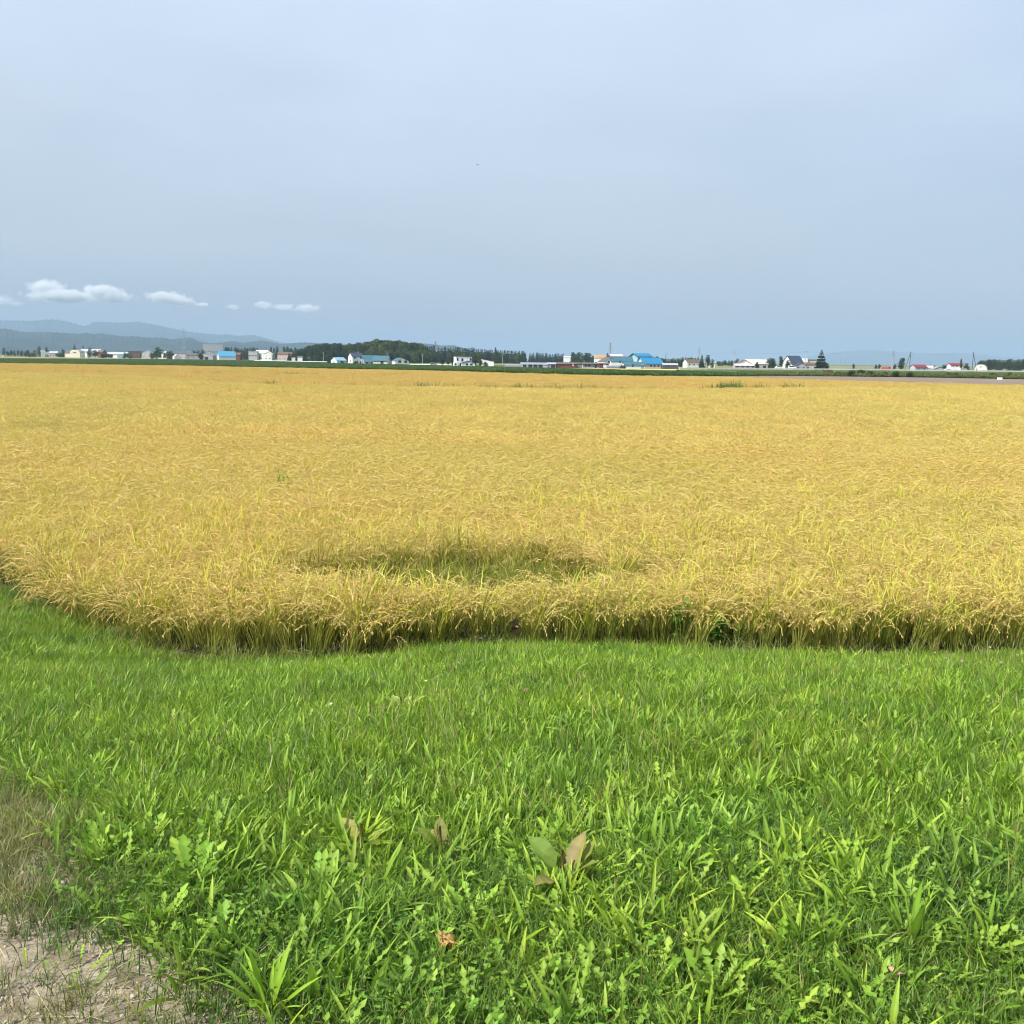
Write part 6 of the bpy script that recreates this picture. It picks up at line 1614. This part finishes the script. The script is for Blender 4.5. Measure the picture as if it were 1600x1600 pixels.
# bird high in the sky
def bird():
    b = MB()
    P = np.array([(-0.20, 0, 0), (-0.10, 0, 0.0), (0.0, 0, 0.01), (0.12, 0, 0.02), (0.18, 0, 0.03)])
    R = [0.012, 0.035, 0.045, 0.028, 0.008]
    for i in range(4): b.tube(P[i], P[i + 1], R[i], R[i + 1], 8)
    e = empty('bird', (xat(743.7, 170), 170, zat(743.7, 257.5, 170)), 0.6); tag(e, 'small dark bird alone high in the sky above the middle', 'bird')
    b.obj('body', M['cardark'], e)
    for s in (-1, 1):
        w = MB(); V = []
        for k, (sp, fw, bw, z) in enumerate(((0.02, 0.06, -0.05, 0.01), (0.12, 0.08, -0.04, 0.06), (0.22, 0.05, -0.05, 0.07), (0.34, -0.02, -0.08, 0.04))):
            V += [(fw, s * sp, z), (bw, s * sp, z - 0.006), (bw, s * sp, z - 0.012), (fw, s * sp, z - 0.01)]
        ii = np.arange(16).reshape(4, 4)
        q = [(ii[i, j], ii[i + 1, j], ii[i + 1, (j + 1) % 4], ii[i, (j + 1) % 4]) for i in range(3) for j in range(4)]
        w.add(V, q); w.obj('wing', M['cardark'], e)
bird()

# ------------------------------------------------------------------ clouds (real volumes, above the haze)
def cloud(puffs, D, label, dens=0.03):
    """puffs: (px, py, rx px, ry px)"""
    k = D / F
    c0 = (xat(puffs[0][0], D), D, zat(puffs[0][0], puffs[0][1], D))
    m, nt = new_mat('cloud_vapour'); l = nt.links.new
    out = nd(nt, 'ShaderNodeOutputMaterial'); tcn = nd(nt, 'ShaderNodeTexCoord')
    no = nd(nt, 'ShaderNodeTexNoise'); no.inputs['Scale'].default_value = 0.011; no.inputs['Detail'].default_value = 5; no.inputs['Roughness'].default_value = 0.6
    l(tcn.outputs['Object'], no.inputs['Vector'])
    acc = None; lo = [1e9] * 3; hi = [-1e9] * 3
    for (px, py, rx, ry) in puffs:
        c = np.array((xat(px, D) - c0[0], 0.0, zat(px, py, D) - c0[2])); R = np.array((rx * k, rx * k * 0.9, ry * k))
        for i in range(3): lo[i] = min(lo[i], c[i] - R[i] * 1.35); hi[i] = max(hi[i], c[i] + R[i] * 1.35)
        sb = nd(nt, 'ShaderNodeVectorMath', operation='SUBTRACT'); sb.inputs[1].default_value = tuple(c)
        dv = nd(nt, 'ShaderNodeVectorMath', operation='DIVIDE'); dv.inputs[1].default_value = tuple(R)
        ln = nd(nt, 'ShaderNodeVectorMath', operation='LENGTH')
        l(tcn.outputs['Object'], sb.inputs[0]); l(sb.outputs[0], dv.inputs[0]); l(dv.outputs[0], ln.inputs[0])
        if acc is None: acc = ln.outputs['Value']
        else:
            mn = nd(nt, 'ShaderNodeMath', operation='SMOOTH_MIN'); mn.inputs[2].default_value = 0.25
            l(acc, mn.inputs[0]); l(ln.outputs['Value'], mn.inputs[1]); acc = mn.outputs[0]
    f = nd(nt, 'ShaderNodeMath', operation='MULTIPLY_ADD'); f.inputs[1].default_value = 2.3; f.inputs[2].default_value = -1.15 + 0.08
    l(no.outputs[0], f.inputs[0])
    ad = nd(nt, 'ShaderNodeMath', operation='ADD'); l(acc, ad.inputs[0]); l(f.outputs[0], ad.inputs[1])
    mr = nd(nt, 'ShaderNodeMapRange'); mr.inputs['From Min'].default_value = 1.05; mr.inputs['From Max'].default_value = 0.25; mr.inputs['To Min'].default_value = 0; mr.inputs['To Max'].default_value = dens
    l(ad.outputs[0], mr.inputs[0])
    pv = nd(nt, 'ShaderNodeVolumePrincipled'); pv.inputs['Color'].default_value = (1, 1, 1, 1); pv.inputs['Anisotropy'].default_value = 0.2
    l(mr.outputs[0], pv.inputs['Density']); l(pv.outputs[0], out.inputs['Volume'])
    b = MB(); lo[2] = max(lo[2], 540 - c0[2])
    b.box(lo[0], hi[0], lo[1], hi[1], lo[2], hi[2])
    tag(b.obj('cloud', m, loc=c0), label, 'cloud')
cloud([(78, 449, 27, 11), (105, 462, 50, 10), (165, 455, 30, 10), (183, 464, 28, 9), (60, 463, 14, 6)], 16500, 'largest white cumulus cloud, low over the mountains at the left')
cloud([(262, 464, 30, 8.5), (285, 470, 24, 7), (318, 475.5, 12, 3.5)], 16500, 'middle sized white cloud right of the largest one', 0.025)
cloud([(367, 480, 11, 5)], 16500, 'smallest faint puff of cloud in the middle of the row', 0.015)
cloud([(415, 477, 16, 6.5), (445, 480, 18, 5.5), (480, 482, 24, 6.5)], 16500, 'low ragged white cloud at the right end of the row', 0.02)
cloud([(2, 468, 26, 9), (28, 474, 14, 5)], 16500, 'faint cloud cut by the left edge', 0.006)

# ------------------------------------------------------------------ haze
m, nt = new_mat('haze_air')
out = nd(nt, 'ShaderNodeOutputMaterial'); pv = nd(nt, 'ShaderNodeVolumePrincipled')
pv.inputs['Color'].default_value = (0.40, 0.545, 0.745, 1); pv.inputs['Density'].default_value = HAZE; pv.inputs['Anisotropy'].default_value = 0.0
nt.links.new(pv.outputs[0], out.inputs['Volume'])
b = MB(); b.box(-53000, 53000, -120, 53000, -60, 530)
hz = b.obj('haze', m); tag(hz, 'pale blue summer haze over the plain and mountains', 'haze', kind='stuff')
